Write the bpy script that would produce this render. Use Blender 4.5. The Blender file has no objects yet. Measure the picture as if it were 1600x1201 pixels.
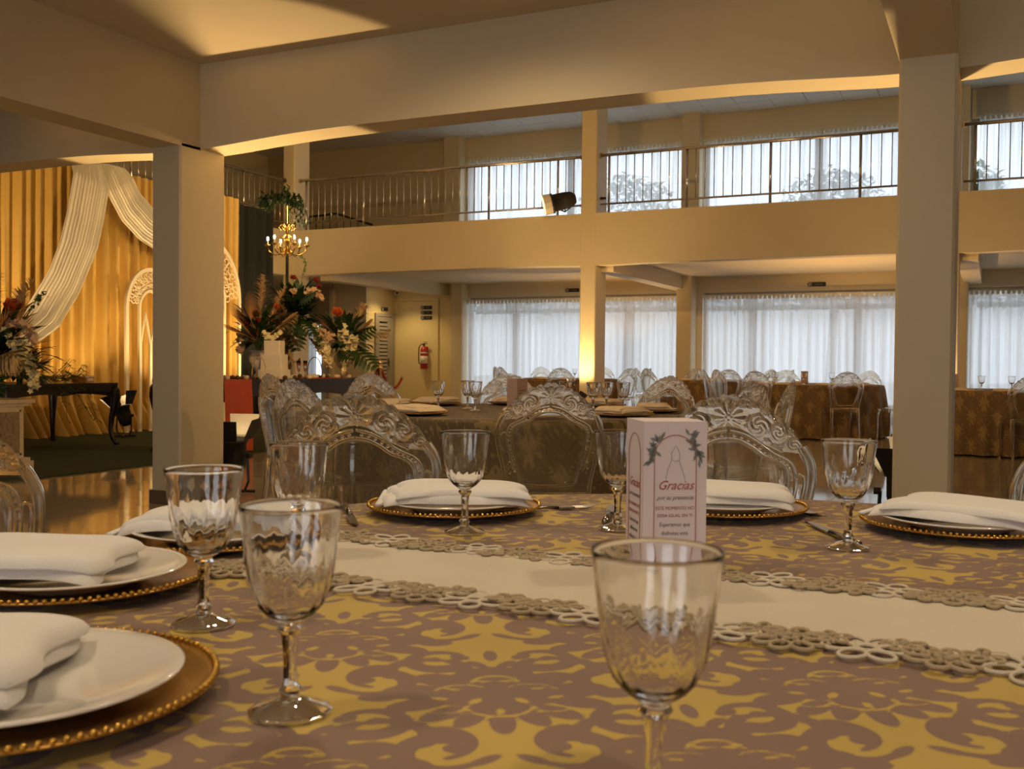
import bpy, math, random
import numpy as np
from mathutils import Vector, Matrix

random.seed(7)
np.random.seed(7)
sc = bpy.context.scene
COL = sc.collection
PI = math.pi

# ------------------------------------------------------------------ camera
cam_d = bpy.data.cameras.new('camera')
cam = bpy.data.objects.new('camera', cam_d)
COL.objects.link(cam)
cam_d.sensor_fit = 'HORIZONTAL'
cam_d.sensor_width = 36.0
cam_d.lens = 36.0 * 1572.65 / 1600.0
cam_d.clip_start = 0.02
cam_d.clip_end = 300
_p, _r, _y = 0.0226, 0.00946, -0.44634
_Ry = Matrix(((math.cos(_y), -math.sin(_y), 0), (math.sin(_y), math.cos(_y), 0), (0, 0, 1)))
_M = Matrix(((1, 0, 0), (0, 0, -1), (0, 1, 0)))
_Rp = Matrix(((1, 0, 0), (0, math.cos(_p), -math.sin(_p)), (0, math.sin(_p), math.cos(_p))))
_Rr = Matrix(((math.cos(_r), -math.sin(_r), 0), (math.sin(_r), math.cos(_r), 0), (0, 0, 1)))
_A = _Rr @ _Rp @ _M @ _Ry
_rot = Matrix((_A[0], -_A[1], -_A[2])).transposed().to_4x4()
cam.matrix_world = Matrix.Translation((0, 0, 1.05)) @ _rot
cam_d.dof.use_dof = True
cam_d.dof.focus_distance = 3.4
cam_d.dof.aperture_fstop = 13.0
sc.camera = cam

# ------------------------------------------------------------------ world (overcast daylight outside)
world = bpy.data.worlds.new('World')
sc.world = world
world.use_nodes = True
_bg = world.node_tree.nodes['Background']
_bg.inputs[0].default_value = (0.80, 0.89, 1.0, 1)
_bg.inputs[1].default_value = 2.6

# ------------------------------------------------------------------ added fill lights in place of daylight at unseen rear windows
def area_light(name, loc, rot, sx, sy, energy, col):
    d = bpy.data.lights.new(name, 'AREA')
    d.shape = 'RECTANGLE'
    d.size, d.size_y = sx, sy
    d.energy = energy
    d.color = col
    o = bpy.data.objects.new(name, d)
    COL.objects.link(o)
    o.location = loc
    o.rotation_euler = rot
    return o
for _i, _x in enumerate((-4.6, -0.4, 3.8)):
    area_light('rear_fill_light', (_x, -6.22, 1.55), (PI / 2, 0, 0), 2.4, 1.9, 18, (1.0, 0.90, 0.82))

sc.view_settings.view_transform = 'Standard'
sc.view_settings.look = 'None'
sc.view_settings.gamma = 1.0
sc.view_settings.exposure = 0.0
sc.view_settings.use_curve_mapping = False
sc.cycles.max_bounces = 16
sc.cycles.diffuse_bounces = 4
sc.cycles.glossy_bounces = 5
sc.cycles.transmission_bounces = 14
sc.cycles.transparent_max_bounces = 32
sc.cycles.sample_clamp_indirect = 5.0
sc.cycles.use_denoising = True

# ------------------------------------------------------------------ materials
def _nt(name):
    m = bpy.data.materials.new(name)
    m.use_nodes = True
    nt = m.node_tree
    nt.nodes.clear()
    out = nt.nodes.new('ShaderNodeOutputMaterial')
    return m, nt, out

def _n(nt, t, **kw):
    n = nt.nodes.new(t)
    for k, v in kw.items():
        setattr(n, k, v)
    return n

def mat(name, col, rough=0.6, metal=0.0, var=0.06, scale=6.0, bump=0.0, bscale=60.0, spec=0.5, emit=None, estr=0.0, coat=0.0):
    m, nt, out = _nt(name)
    b = _n(nt, 'ShaderNodeBsdfPrincipled')
    tc = _n(nt, 'ShaderNodeTexCoord')
    nz = _n(nt, 'ShaderNodeTexNoise')
    nz.inputs['Scale'].default_value = scale
    nz.inputs['Detail'].default_value = 3
    nt.links.new(tc.outputs['Object'], nz.inputs['Vector'])
    mx = _n(nt, 'ShaderNodeMix', data_type='RGBA')
    mx.inputs[6].default_value = tuple(max(0, c * (1 - var)) for c in col) + (1,)
    mx.inputs[7].default_value = tuple(min(1, c * (1 + var)) for c in col) + (1,)
    nt.links.new(nz.outputs['Fac'], mx.inputs[0])
    nt.links.new(mx.outputs[2], b.inputs['Base Color'])
    b.inputs['Roughness'].default_value = rough
    b.inputs['Metallic'].default_value = metal
    b.inputs['Specular IOR Level'].default_value = spec
    b.inputs['Coat Weight'].default_value = coat
    if bump:
        n2 = _n(nt, 'ShaderNodeTexNoise')
        n2.inputs['Scale'].default_value = bscale
        nt.links.new(tc.outputs['Object'], n2.inputs['Vector'])
        bp = _n(nt, 'ShaderNodeBump')
        bp.inputs['Strength'].default_value = bump
        bp.inputs['Distance'].default_value = 0.01
        nt.links.new(n2.outputs['Fac'], bp.inputs['Height'])
        nt.links.new(bp.outputs['Normal'], b.inputs['Normal'])
    if emit:
        b.inputs['Emission Color'].default_value = tuple(emit) + (1,)
        b.inputs['Emission Strength'].default_value = estr
    nt.links.new(b.outputs[0], out.inputs[0])
    return m

def clear_mat(name, tint, ior, refr=0.5, rough=0.0, bump=0.0, bscale=40.0, haze=0.0):
    """clear plastic or glass: part straight-through thin sheet, part solid refracting body"""
    m, nt, out = _nt(name)
    tr = _n(nt, 'ShaderNodeBsdfTransparent')
    tr.inputs[0].default_value = tuple(tint) + (1,)
    gs = _n(nt, 'ShaderNodeBsdfGlass')
    gs.inputs['Color'].default_value = tuple(tint) + (1,)
    gs.inputs['IOR'].default_value = ior
    gs.inputs['Roughness'].default_value = rough
    gl = _n(nt, 'ShaderNodeBsdfGlossy')
    gl.inputs['Color'].default_value = (1, 1, 1, 1)
    gl.inputs['Roughness'].default_value = rough + 0.02
    lw = _n(nt, 'ShaderNodeLayerWeight')
    lw.inputs[0].default_value = 0.5
    pw = _n(nt, 'ShaderNodeMath', operation='POWER')
    pw.inputs[1].default_value = 4.0
    ma = _n(nt, 'ShaderNodeMath', operation='MULTIPLY_ADD')
    ma.inputs[1].default_value = 0.7
    ma.inputs[2].default_value = 0.05
    nt.links.new(lw.outputs['Facing'], pw.inputs[0])
    nt.links.new(pw.outputs[0], ma.inputs[0])
    m1 = _n(nt, 'ShaderNodeMixShader')
    nt.links.new(ma.outputs[0], m1.inputs[0])
    nt.links.new(tr.outputs[0], m1.inputs[1])
    nt.links.new(gl.outputs[0], m1.inputs[2])
    m2 = _n(nt, 'ShaderNodeMixShader')
    m2.inputs[0].default_value = refr
    nt.links.new(m1.outputs[0], m2.inputs[1])
    nt.links.new(gs.outputs[0], m2.inputs[2])
    last = m2.outputs[0]
    if haze:
        df = _n(nt, 'ShaderNodeBsdfDiffuse')
        df.inputs[0].default_value = (0.8, 0.74, 0.62, 1)
        m3 = _n(nt, 'ShaderNodeMixShader')
        m3.inputs[0].default_value = haze
        nt.links.new(last, m3.inputs[1])
        nt.links.new(df.outputs[0], m3.inputs[2])
        last = m3.outputs[0]
    if bump:
        tc = _n(nt, 'ShaderNodeTexCoord')
        n2 = _n(nt, 'ShaderNodeTexNoise')
        n2.inputs['Scale'].default_value = bscale
        nt.links.new(tc.outputs['Object'], n2.inputs['Vector'])
        bp = _n(nt, 'ShaderNodeBump')
        bp.inputs['Strength'].default_value = bump
        bp.inputs['Distance'].default_value = 0.01
        nt.links.new(n2.outputs['Fac'], bp.inputs['Height'])
        for q in (gs, gl):
            nt.links.new(bp.outputs['Normal'], q.inputs['Normal'])
    nt.links.new(last, out.inputs[0])
    return m

def sheer_mat(name, col, transp, transl):
    m, nt, out = _nt(name)
    tc = _n(nt, 'ShaderNodeTexCoord')
    wv = _n(nt, 'ShaderNodeTexNoise')
    mp = _n(nt, 'ShaderNodeMapping')
    mp.inputs['Scale'].default_value = (9, 9, 0.15)
    nt.links.new(tc.outputs['Object'], mp.inputs[0])
    nt.links.new(mp.outputs[0], wv.inputs['Vector'])
    wv.inputs['Scale'].default_value = 2.0
    cr = _n(nt, 'ShaderNodeMapRange')
    cr.inputs[1].default_value = 0.35
    cr.inputs[2].default_value = 0.65
    cr.inputs[3].default_value = transp * 0.55
    cr.inputs[4].default_value = min(0.95, transp * 1.35)
    nt.links.new(wv.outputs['Fac'], cr.inputs[0])
    tl = _n(nt, 'ShaderNodeBsdfTranslucent')
    df = _n(nt, 'ShaderNodeBsdfDiffuse')
    tr = _n(nt, 'ShaderNodeBsdfTransparent')
    for s in (tl, df):
        s.inputs[0].default_value = tuple(col) + (1,)
    m1 = _n(nt, 'ShaderNodeMixShader')
    m1.inputs[0].default_value = transl
    m2 = _n(nt, 'ShaderNodeMixShader')
    nt.links.new(df.outputs[0], m1.inputs[1])
    nt.links.new(tl.outputs[0], m1.inputs[2])
    nt.links.new(cr.outputs[0], m2.inputs[0])
    nt.links.new(m1.outputs[0], m2.inputs[1])
    nt.links.new(tr.outputs[0], m2.inputs[2])
    nt.links.new(m2.outputs[0], out.inputs[0])
    return m

def damask_mat(name, ground, motif, line, rough=0.75):
    m, nt, out = _nt(name)
    b = _n(nt, 'ShaderNodeBsdfPrincipled')
    at = _n(nt, 'ShaderNodeAttribute')
    at.attribute_name = 'motif'
    r1 = _n(nt, 'ShaderNodeMapRange')
    r1.inputs[1].default_value = -0.0006
    r1.inputs[2].default_value = 0.0006
    nt.links.new(at.outputs['Fac'], r1.inputs[0])
    mx = _n(nt, 'ShaderNodeMix', data_type='RGBA')
    mx.inputs[6].default_value = tuple(motif) + (1,)
    mx.inputs[7].default_value = tuple(ground) + (1,)
    nt.links.new(r1.outputs[0], mx.inputs[0])
    tc = _n(nt, 'ShaderNodeTexCoord')
    wv = _n(nt, 'ShaderNodeTexNoise')
    wv.inputs['Scale'].default_value = 900
    nt.links.new(tc.outputs['Object'], wv.inputs['Vector'])
    bp = _n(nt, 'ShaderNodeBump')
    bp.inputs['Strength'].default_value = 0.15
    bp.inputs['Distance'].default_value = 0.001
    nt.links.new(wv.outputs['Fac'], bp.inputs['Height'])
    nt.links.new(bp.outputs['Normal'], b.inputs['Normal'])
    nz = _n(nt, 'ShaderNodeTexNoise')
    nz.inputs['Scale'].default_value = 5
    nt.links.new(tc.outputs['Object'], nz.inputs['Vector'])
    m2 = _n(nt, 'ShaderNodeMix', data_type='RGBA', blend_type='MULTIPLY')
    m2.inputs[0].default_value = 0.35
    nt.links.new(mx.outputs[2], m2.inputs[6])
    nt.links.new(nz.outputs['Fac'], m2.inputs[7])
    nt.links.new(m2.outputs[2], b.inputs['Base Color'])
    b.inputs['Roughness'].default_value = rough
    b.inputs['Sheen Weight'].default_value = 0.15
    nt.links.new(b.outputs[0], out.inputs[0])
    return m

M = {}
M['paint'] = mat('cream_wall_paint', (0.70, 0.59, 0.385), 0.55, bump=0.08, bscale=160, var=0.03)
M['paint_yellow'] = mat('yellow_wall_paint', (0.76, 0.61, 0.30), 0.55, bump=0.08, bscale=160, var=0.03)
M['ceil'] = mat('ceiling_paint', (0.64, 0.54, 0.38), 0.7, var=0.03)
M['panel'] = mat('ceiling_tile_white', (0.74, 0.74, 0.74), 0.8, bump=0.1, bscale=200)
M['tile'] = mat('polished_porcelain', (0.50, 0.41, 0.29), 0.06, var=0.10, scale=2.5, spec=0.6)
M['grout'] = mat('tile_grout', (0.22, 0.17, 0.12), 0.8)
M['skirt'] = mat('brown_skirting', (0.17, 0.115, 0.07), 0.35)
M['steel'] = mat('brushed_steel', (0.60, 0.54, 0.48), 0.22, metal=1.0, var=0.1)
M['alu'] = mat('window_aluminium', (0.33, 0.28, 0.22), 0.5)
M['alu_white'] = mat('white_track', (0.75, 0.72, 0.62), 0.5)
M['pane'] = clear_mat('window_glass', (0.97, 0.98, 0.98), 1.5, 0.0)
M['sheer'] = sheer_mat('white_voile', (0.93, 0.93, 0.94), 0.09, 0.74)
M['sheer_up'] = sheer_mat('thin_white_voile', (0.93, 0.94, 0.96), 0.30, 0.7)
M['gold_drape'] = mat('gold_satin', (0.64, 0.41, 0.10), 0.5, var=0.08, scale=3, bump=0.05, bscale=200)
M['white_drape'] = mat('ivory_chiffon', (0.88, 0.82, 0.70), 0.6, bump=0.05, bscale=220)
M['black_drape'] = mat('black_green_drape', (0.004, 0.005, 0.004), 0.9)
M['carpet'] = mat('dark_green_carpet', (0.022, 0.034, 0.010), 0.95, var=0.35, scale=9, bump=0.5, bscale=300)
M['black'] = mat('black_metal', (0.012, 0.012, 0.013), 0.35)
M['black_soft'] = mat('black_plastic', (0.015, 0.014, 0.015), 0.6)
M['barn'] = mat('barn_door_inner', (0.75, 0.70, 0.62), 0.35)
M['lens'] = mat('lamp_lens', (1.0, 0.85, 0.6), 0.2, emit=(1.0, 0.78, 0.45), estr=18)
M['brass'] = mat('brass', (0.70, 0.46, 0.17), 0.25, metal=1.0)
M['gold'] = mat('gold_leaf_metal', (0.62, 0.36, 0.07), 0.22, metal=1.0, var=0.12, scale=14)
M['gold_dim'] = mat('gold_charger_glaze', (0.46, 0.25, 0.055), 0.26, metal=0.75, var=0.2, scale=10)
M['china'] = mat('white_china', (0.74, 0.70, 0.66), 0.10, coat=0.5, var=0.02)
M['napkin'] = mat('ivory_linen', (0.74, 0.71, 0.69), 0.85, bump=0.25, bscale=500, var=0.04)
M['napkin_far'] = mat('ivory_linen_warm_lit', (0.88, 0.69, 0.45), 0.85, bump=0.2, bscale=400, var=0.05)  # ivory linen with warm light put into its colour, for farther tables
M['linen'] = mat('runner_linen', (0.60, 0.53, 0.43), 0.85, bump=0.3, bscale=420, var=0.07, scale=9)
M['lace_white'] = mat('lace_white_thread', (0.62, 0.54, 0.43), 0.8, bump=0.4, bscale=700)
M['lace_beige'] = mat('lace_beige_thread', (0.40, 0.31, 0.20), 0.8, bump=0.4, bscale=700, var=0.2, scale=60)
M['cutlery'] = mat('dark_cutlery_steel', (0.30, 0.27, 0.24), 0.2, metal=1.0)
M['glass'] = clear_mat('goblet_crystal', (0.998, 0.998, 0.998), 1.45, 1.0)
M['acrylic'] = clear_mat('clear_acrylic', (0.96, 0.945, 0.91), 1.15, 0.25)
M['acrylic_rim'] = clear_mat('clear_acrylic_moulding', (0.95, 0.93, 0.88), 1.42, 0.8, 0.01)
M['acrylic_crest'] = clear_mat('clear_acrylic_carving', (0.95, 0.92, 0.86), 1.42, 0.8, 0.01, bump=0.15, bscale=150, haze=0.02)
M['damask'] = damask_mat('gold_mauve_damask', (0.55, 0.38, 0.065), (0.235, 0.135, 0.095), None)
M['damask_dim'] = damask_mat('gold_mauve_damask_dimmed', (0.31, 0.21, 0.07), (0.15, 0.095, 0.035), None)  # same cloth as the nearest table, duller light put into its colours
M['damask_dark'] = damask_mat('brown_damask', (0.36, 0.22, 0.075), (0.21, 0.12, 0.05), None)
M['card'] = mat('printed_card_white', (0.66, 0.57, 0.60), 0.6, var=0.02)
M['card_far'] = mat('printed_card_pink', (0.62, 0.42, 0.32), 0.6, var=0.02)
M['ink_red'] = mat('rose_copper_ink', (0.36, 0.10, 0.07), 0.6)
M['ink_grey'] = mat('grey_ink', (0.12, 0.09, 0.09), 0.7)
M['ink_leaf'] = mat('sage_ink', (0.20, 0.22, 0.22), 0.7)
M['orange'] = mat('burnt_orange_satin', (0.44, 0.052, 0.004), 0.5, var=0.1)
M['dark_wood'] = mat('black_mahogany', (0.014, 0.007, 0.005), 0.38, var=0.3, scale=8)
M['stone'] = mat('aged_ivory_plaster', (0.55, 0.46, 0.33), 0.75, var=0.2, scale=12, bump=0.3, bscale=50)
M['stone_carved'] = mat('carved_plaster_relief', (0.27, 0.19, 0.11), 0.75, var=0.4, scale=40, bump=0.9, bscale=45)
M['arch_white'] = mat('ivory_painted_mdf', (0.80, 0.70, 0.50), 0.5, var=0.03)
M['cake'] = mat('white_icing', (0.80, 0.72, 0.60), 0.55, var=0.03)
M['treat'] = mat('cream_sweets', (0.70, 0.58, 0.42), 0.6, var=0.2, scale=30)
M['treat_dark'] = mat('chocolate_sweets', (0.10, 0.045, 0.02), 0.5)
M['leaf'] = mat('dark_green_leaf', (0.022, 0.055, 0.014), 0.45, var=0.4, scale=12)
M['leaf2'] = mat('mid_green_leaf', (0.07, 0.12, 0.03), 0.5, var=0.4, scale=12)
M['rose'] = mat('orange_rose_petal', (0.60, 0.13, 0.03), 0.6, var=0.2, scale=20)
M['rose_dark'] = mat('rust_red_petal', (0.34, 0.05, 0.02), 0.6, var=0.2, scale=20)
M['blossom'] = mat('cream_orchid_petal', (0.86, 0.76, 0.46), 0.6, var=0.15, scale=30)
M['blossom_pink'] = mat('blush_blossom', (0.70, 0.46, 0.28), 0.6, var=0.2, scale=30)
M['pampas'] = mat('pampas_plume_straw', (0.72, 0.52, 0.27), 0.9, var=0.2, scale=30)
M['palm_dry'] = mat('dried_palm', (0.46, 0.23, 0.08), 0.8, var=0.3, scale=20)
M['bronze_leaf'] = mat('bronze_dried_leaf', (0.14, 0.07, 0.03), 0.8, var=0.3, scale=20)
M['rope'] = mat('red_velvet_rope', (0.30, 0.02, 0.015), 0.7)
M['red'] = mat('extinguisher_red', (0.42, 0.025, 0.018), 0.3)
M['label_white'] = mat('white_label', (0.72, 0.66, 0.55), 0.6)
M['sign_black'] = mat('sign_black', (0.012, 0.012, 0.012), 0.4)
M['sign_white'] = mat('sign_white', (0.70, 0.66, 0.58), 0.5)
M['sign_grey'] = mat('sign_grey_print', (0.18, 0.17, 0.16), 0.5)
M['door'] = mat('grey_painted_door', (0.34, 0.30, 0.24), 0.5)
M['white_plastic'] = mat('white_plastic', (0.75, 0.72, 0.66), 0.4)
M['bulb'] = mat('candle_bulb', (1, 0.8, 0.5), 0.3, emit=(1.0, 0.80, 0.48), estr=40)
M['led'] = mat('led_disc', (1, 0.9, 0.75), 0.3, emit=(1.0, 0.84, 0.62), estr=26)
M['bark'] = mat('tree_bark', (0.09, 0.06, 0.04), 0.9)
M['foliage_out'] = mat('garden_foliage', (0.05, 0.10, 0.03), 0.7, var=0.4, scale=3)
M['ground_out'] = mat('garden_ground', (0.22, 0.22, 0.18), 0.9)

# ------------------------------------------------------------------ mesh helpers
class MB:
    def __init__(s):
        s.v = []
        s.f = []
    def add(s, vs, fs):
        o = len(s.v)
        s.v.extend([tuple(v) for v in vs])
        s.f.extend([tuple(i + o for i in f) for f in fs])
        return s
    def box(s, c, d, rz=0.0):
        cx, cy, cz = c
        a, b, h = d[0] / 2, d[1] / 2, d[2] / 2
        cs, sn = math.cos(rz), math.sin(rz)
        vs = []
        for z in (-h, h):
            for x, y in ((-a, -b), (a, -b), (a, b), (-a, b)):
                vs.append((cx + x * cs - y * sn, cy + x * sn + y * cs, cz + z))
        return s.add(vs, [(3, 2, 1, 0), (4, 5, 6, 7), (0, 1, 5, 4), (1, 2, 6, 5), (2, 3, 7, 6), (3, 0, 4, 7)])
    def bb(s, x0, x1, y0, y1, z0, z1):
        return s.box(((x0 + x1) / 2, (y0 + y1) / 2, (z0 + z1) / 2), (x1 - x0, y1 - y0, z1 - z0))
    def rbox(s, c, d, r, rz=0.0):
        """box with chamfered vertical edges"""
        cx, cy, cz = c
        a, b, h = d[0] / 2, d[1] / 2, d[2] / 2
        pts = [(-a + r, -b), (a - r, -b), (a, -b + r), (a, b - r), (a - r, b), (-a + r, b), (-a, b - r), (-a, -b + r)]
        cs, sn = math.cos(rz), math.sin(rz)
        return s.prism([(cx + x * cs - y * sn, cy + x * sn + y * cs) for x, y in pts], cz - h, cz + h)
    def prism(s, pts, z0, z1):
        n = len(pts)
        vs = [(x, y, z0) for x, y in pts] + [(x, y, z1) for x, y in pts]
        fs = [tuple(range(n))[::-1], tuple(range(n, 2 * n))]
        fs += [(i, (i + 1) % n, n + (i + 1) % n, n + i) for i in range(n)]
        return s.add(vs, fs)
    def lathe(s, prof, n=20, c=(0, 0, 0), fn=None, close=False):
        vs, fs = [], []
        m = len(prof)
        for i in range(n):
            a = 2 * PI * i / n
            for r, z in prof:
                k = fn(a, z, r) if fn else r
                vs.append((c[0] + k * math.cos(a), c[1] + k * math.sin(a), c[2] + z))
        for i in range(n):
            j = (i + 1) % n
            for k in range(m - 1):
                fs.append((i * m + k, j * m + k, j * m + k + 1, i * m + k + 1))
            if close:
                fs.append((i * m + m - 1, j * m + m - 1, j * m, i * m))
        return s.add(vs, fs)
    def tube(s, path, rad, n=8, closed=False):
        P = [Vector(p) for p in path]
        m = len(P)
        R = rad if isinstance(rad, (list, tuple)) else [rad] * m
        vs, fs = [], []
        up = None
        for i in range(m):
            if closed:
                t = P[(i + 1) % m] - P[(i - 1) % m]
            else:
                t = P[min(i + 1, m - 1)] - P[max(i - 1, 0)]
            if t.length < 1e-9:
                t = Vector((0, 0, 1))
            t.normalize()
            if up is None:
                up = Vector((0, 0, 1)) if abs(t.z) < 0.9 else Vector((1, 0, 0))
            a = t.cross(up)
            if a.length < 1e-6:
                a = t.cross(Vector((1, 0.3, 0)))
            a.normalize()
            b = a.cross(t).normalized()
            up = b
            for k in range(n):
                w = 2 * PI * k / n
                vs.append(tuple(P[i] + (a * math.cos(w) + b * math.sin(w)) * R[i]))
        for i in range(m if closed else m - 1):
            j = (i + 1) % m
            for k in range(n):
                l = (k + 1) % n
                fs.append((i * n + k, i * n + l, j * n + l, j * n + k))
        if not closed:
            fs.append(tuple(range(n))[::-1])
            fs.append(tuple((m - 1) * n + k for k in range(n)))
        return s.add(vs, fs)
    def cyl(s, a, b, r, n=12, r2=None):
        return s.tube([a, b], [r, r if r2 is None else r2], n)
    def ball(s, c, r, n=8, m=5, sc=(1, 1, 1)):
        vs = [(c[0], c[1], c[2] - r * sc[2])]
        for j in range(1, m):
            t = -PI / 2 + PI * j / m
            for i in range(n):
                a = 2 * PI * i / n
                vs.append((c[0] + r * sc[0] * math.cos(t) * math.cos(a), c[1] + r * sc[1] * math.cos(t) * math.sin(a), c[2] + r * sc[2] * math.sin(t)))
        vs.append((c[0], c[1], c[2] + r * sc[2]))
        fs = []
        for i in range(n):
            fs.append((0, 1 + (i + 1) % n, 1 + i))
            e = len(vs) - 1
            fs.append((e, 1 + (m - 2) * n + i, 1 + (m - 2) * n + (i + 1) % n))
            for j in range(m - 2):
                fs.append((1 + j * n + i, 1 + j * n + (i + 1) % n, 1 + (j + 1) * n + (i + 1) % n, 1 + (j + 1) * n + i))
        return s.add(vs, fs)
    def grid(s, fn, nu, nv, closed_u=False):
        vs = [fn(i / (nu if closed_u else nu - 1), j / (nv - 1)) for i in range(nu) for j in range(nv)]
        fs = []
        for i in range(nu if closed_u else nu - 1):
            k = (i + 1) % nu
            for j in range(nv - 1):
                fs.append((i * nv + j, k * nv + j, k * nv + j + 1, i * nv + j + 1))
        return s.add(vs, fs)
    def slab(s, fn, nu, nv, th):
        """grid surface given thickness along a direction returned by fn as (point, normal)"""
        A = [fn(i / (nu - 1), j / (nv - 1)) for i in range(nu) for j in range(nv)]
        vs = [tuple(Vector(p) + Vector(n) * th / 2) for p, n in A] + [tuple(Vector(p) - Vector(n) * th / 2) for p, n in A]
        o = nu * nv
        fs = []
        for i in range(nu - 1):
            for j in range(nv - 1):
                q = (i * nv + j, (i + 1) * nv + j, (i + 1) * nv + j + 1, i * nv + j + 1)
                fs.append(q)
                fs.append(tuple(k + o for k in q[::-1]))
        for i in range(nu - 1):
            fs.append((i * nv, i * nv + o, (i + 1) * nv + o, (i + 1) * nv))
            fs.append((i * nv + nv - 1, (i + 1) * nv + nv - 1, (i + 1) * nv + nv - 1 + o, i * nv + nv - 1 + o))
        for j in range(nv - 1):
            fs.append((j, j + 1, j + 1 + o, j + o))
            e = (nu - 1) * nv
            fs.append((e + j, e + j + o, e + j + 1 + o, e + j + 1))
        return s.add(vs, fs)
    def leaf(s, base, d, L, W, bend=0.3, up=(0, 0, 1), seg=4):
        d = Vector(d).normalized()
        upv = Vector(up)
        side = d.cross(upv)
        if side.length < 1e-4:
            side = d.cross(Vector((1, 0.2, 0)))
        side.normalize()
        nrm = side.cross(d).normalized()
        vs, fs = [], []
        for i in range(seg + 1):
            t = i / seg
            p = Vector(base) + d * (L * t) - nrm * (bend * L * t * t)
            w = W * math.sin(PI * min(0.98, 0.08 + t * 0.92)) ** 0.8 * 0.5
            vs += [tuple(p - side * w), tuple(p + side * w)]
        for i in range(seg):
            fs.append((2 * i, 2 * i + 1, 2 * i + 3, 2 * i + 2))
        return s.add(vs, fs)
    def mesh(s, name, smooth=True, recalc=False):
        me = bpy.data.meshes.new(name)
        me.from_pydata(s.v, [], s.f)
        if smooth:
            me.polygons.foreach_set('use_smooth', [True] * len(me.polygons))
        me.update()
        return me
    def build(s, name, m, parent=None, smooth=False, auto=None):
        me = s.mesh(name, smooth)
        me.materials.append(M[m] if isinstance(m, str) else m)
        if auto is not None:
            me.polygons.foreach_set('use_smooth', [True] * len(me.polygons))
            me.set_sharp_from_angle(angle=math.radians(auto))
        o = bpy.data.objects.new(name, me)
        COL.objects.link(o)
        o.parent = parent
        return o

def tag(o, label, cat, group=None):
    o['label'] = label
    o['category'] = cat
    if group:
        o['group'] = group
    return o
def thing(name, label, cat, loc=(0, 0, 0), rz=0.0, group=None):
    o = bpy.data.objects.new(name, None)
    COL.objects.link(o)
    o.empty_display_size = 0.1
    o.location = loc
    o.rotation_euler = (0, 0, rz)
    return tag(o, label, cat, group)
def struct(name, mb, m, parent=None, label=None, **kw):
    o = mb.build(name, m, parent, **kw)
    if parent is None:
        o['kind'] = 'structure'
        if label:
            o['label'] = label
    return o
def sgroup(name, label):
    o = bpy.data.objects.new(name, None)
    COL.objects.link(o)
    o['kind'] = 'structure'
    o['label'] = label
    return o
def dup(root, loc, rz, label, group=None, parent=None, skip=()):
    r = root.copy()
    COL.objects.link(r)
    r.location = loc
    r.rotation_euler = (root.rotation_euler[0], root.rotation_euler[1], rz)
    r['label'] = label
    if group:
        r['group'] = group
    for ch in list(root.children):
        if ch.name.split('.')[0] in skip:
            continue
        c = ch.copy()
        COL.objects.link(c)
        c.parent = r
        for g in ch.children:
            d = g.copy()
            COL.objects.link(d)
            d.parent = c
    return r
def inst(o, loc, rot=(0, 0, 0), parent=None, scale=None):
    c = o.copy()
    COL.objects.link(c)
    c.location = loc
    c.rotation_euler = rot
    c.parent = parent
    if scale:
        c.scale = scale
    return c
def spot(name, loc, target, energy, angle, col, blend=0.3, radius=0.06, parent=None):
    d = bpy.data.lights.new(name, 'SPOT')
    d.energy = energy
    d.spot_size = math.radians(angle)
    d.spot_blend = blend
    d.color = col
    d.shadow_soft_size = radius
    o = bpy.data.objects.new(name, d)
    COL.objects.link(o)
    v = Vector(target) - Vector(loc)
    o.location = loc
    o.rotation_euler = v.to_track_quat('-Z', 'Y').to_euler()
    o.parent = parent
    return o
def point(name, loc, energy, col, radius=0.04, parent=None):
    d = bpy.data.lights.new(name, 'POINT')
    d.energy = energy
    d.color = col
    d.shadow_soft_size = radius
    o = bpy.data.objects.new(name, d)
    COL.objects.link(o)
    o.location = loc
    o.parent = parent
    return o

# ================================================================== STRUCTURE
X0, X1, Y0, Y1 = -16.0, 6.0, -6.2, 19.6
# ---- floor: grout bed with polished tiles
floor = struct('floor', MB().bb(X0, X1, Y0, Y1 + 0.3, -0.12, -0.006), 'grout', label='polished cream porcelain tile floor')
TS = 0.62
_tm = MB().box((0, 0, -0.003), (TS - 0.004, TS - 0.004, 0.006)).mesh('tile', False)
_tm.materials.append(M['tile'])
_rest = MB()
_nx, _ny = int((X1 - X0) / TS), int((Y1 + 0.2 - Y0) / TS)
_first = True
for i in range(_nx + 1):
    for j in range(_ny + 1):
        cx, cy = X0 + TS * (i + 0.5), Y0 + TS * (j + 0.5)
        if cx + TS / 2 > X1 or cy + TS / 2 > Y1:
            continue
        near = 3.2 < cy < 9.6 and -8.6 < cx < 1.6 and (cx > -7.7)
        if near:
            o = bpy.data.objects.new('tile', _tm)
            COL.objects.link(o)
            o.location = (cx, cy, 0)
            o.parent = floor
        else:
            _rest.box((cx, cy, -0.003), (TS - 0.004, TS - 0.004, 0.006))
_t = _rest.build('tile_field', 'tile', floor)
_t['kind'] = 'stuff'

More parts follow.
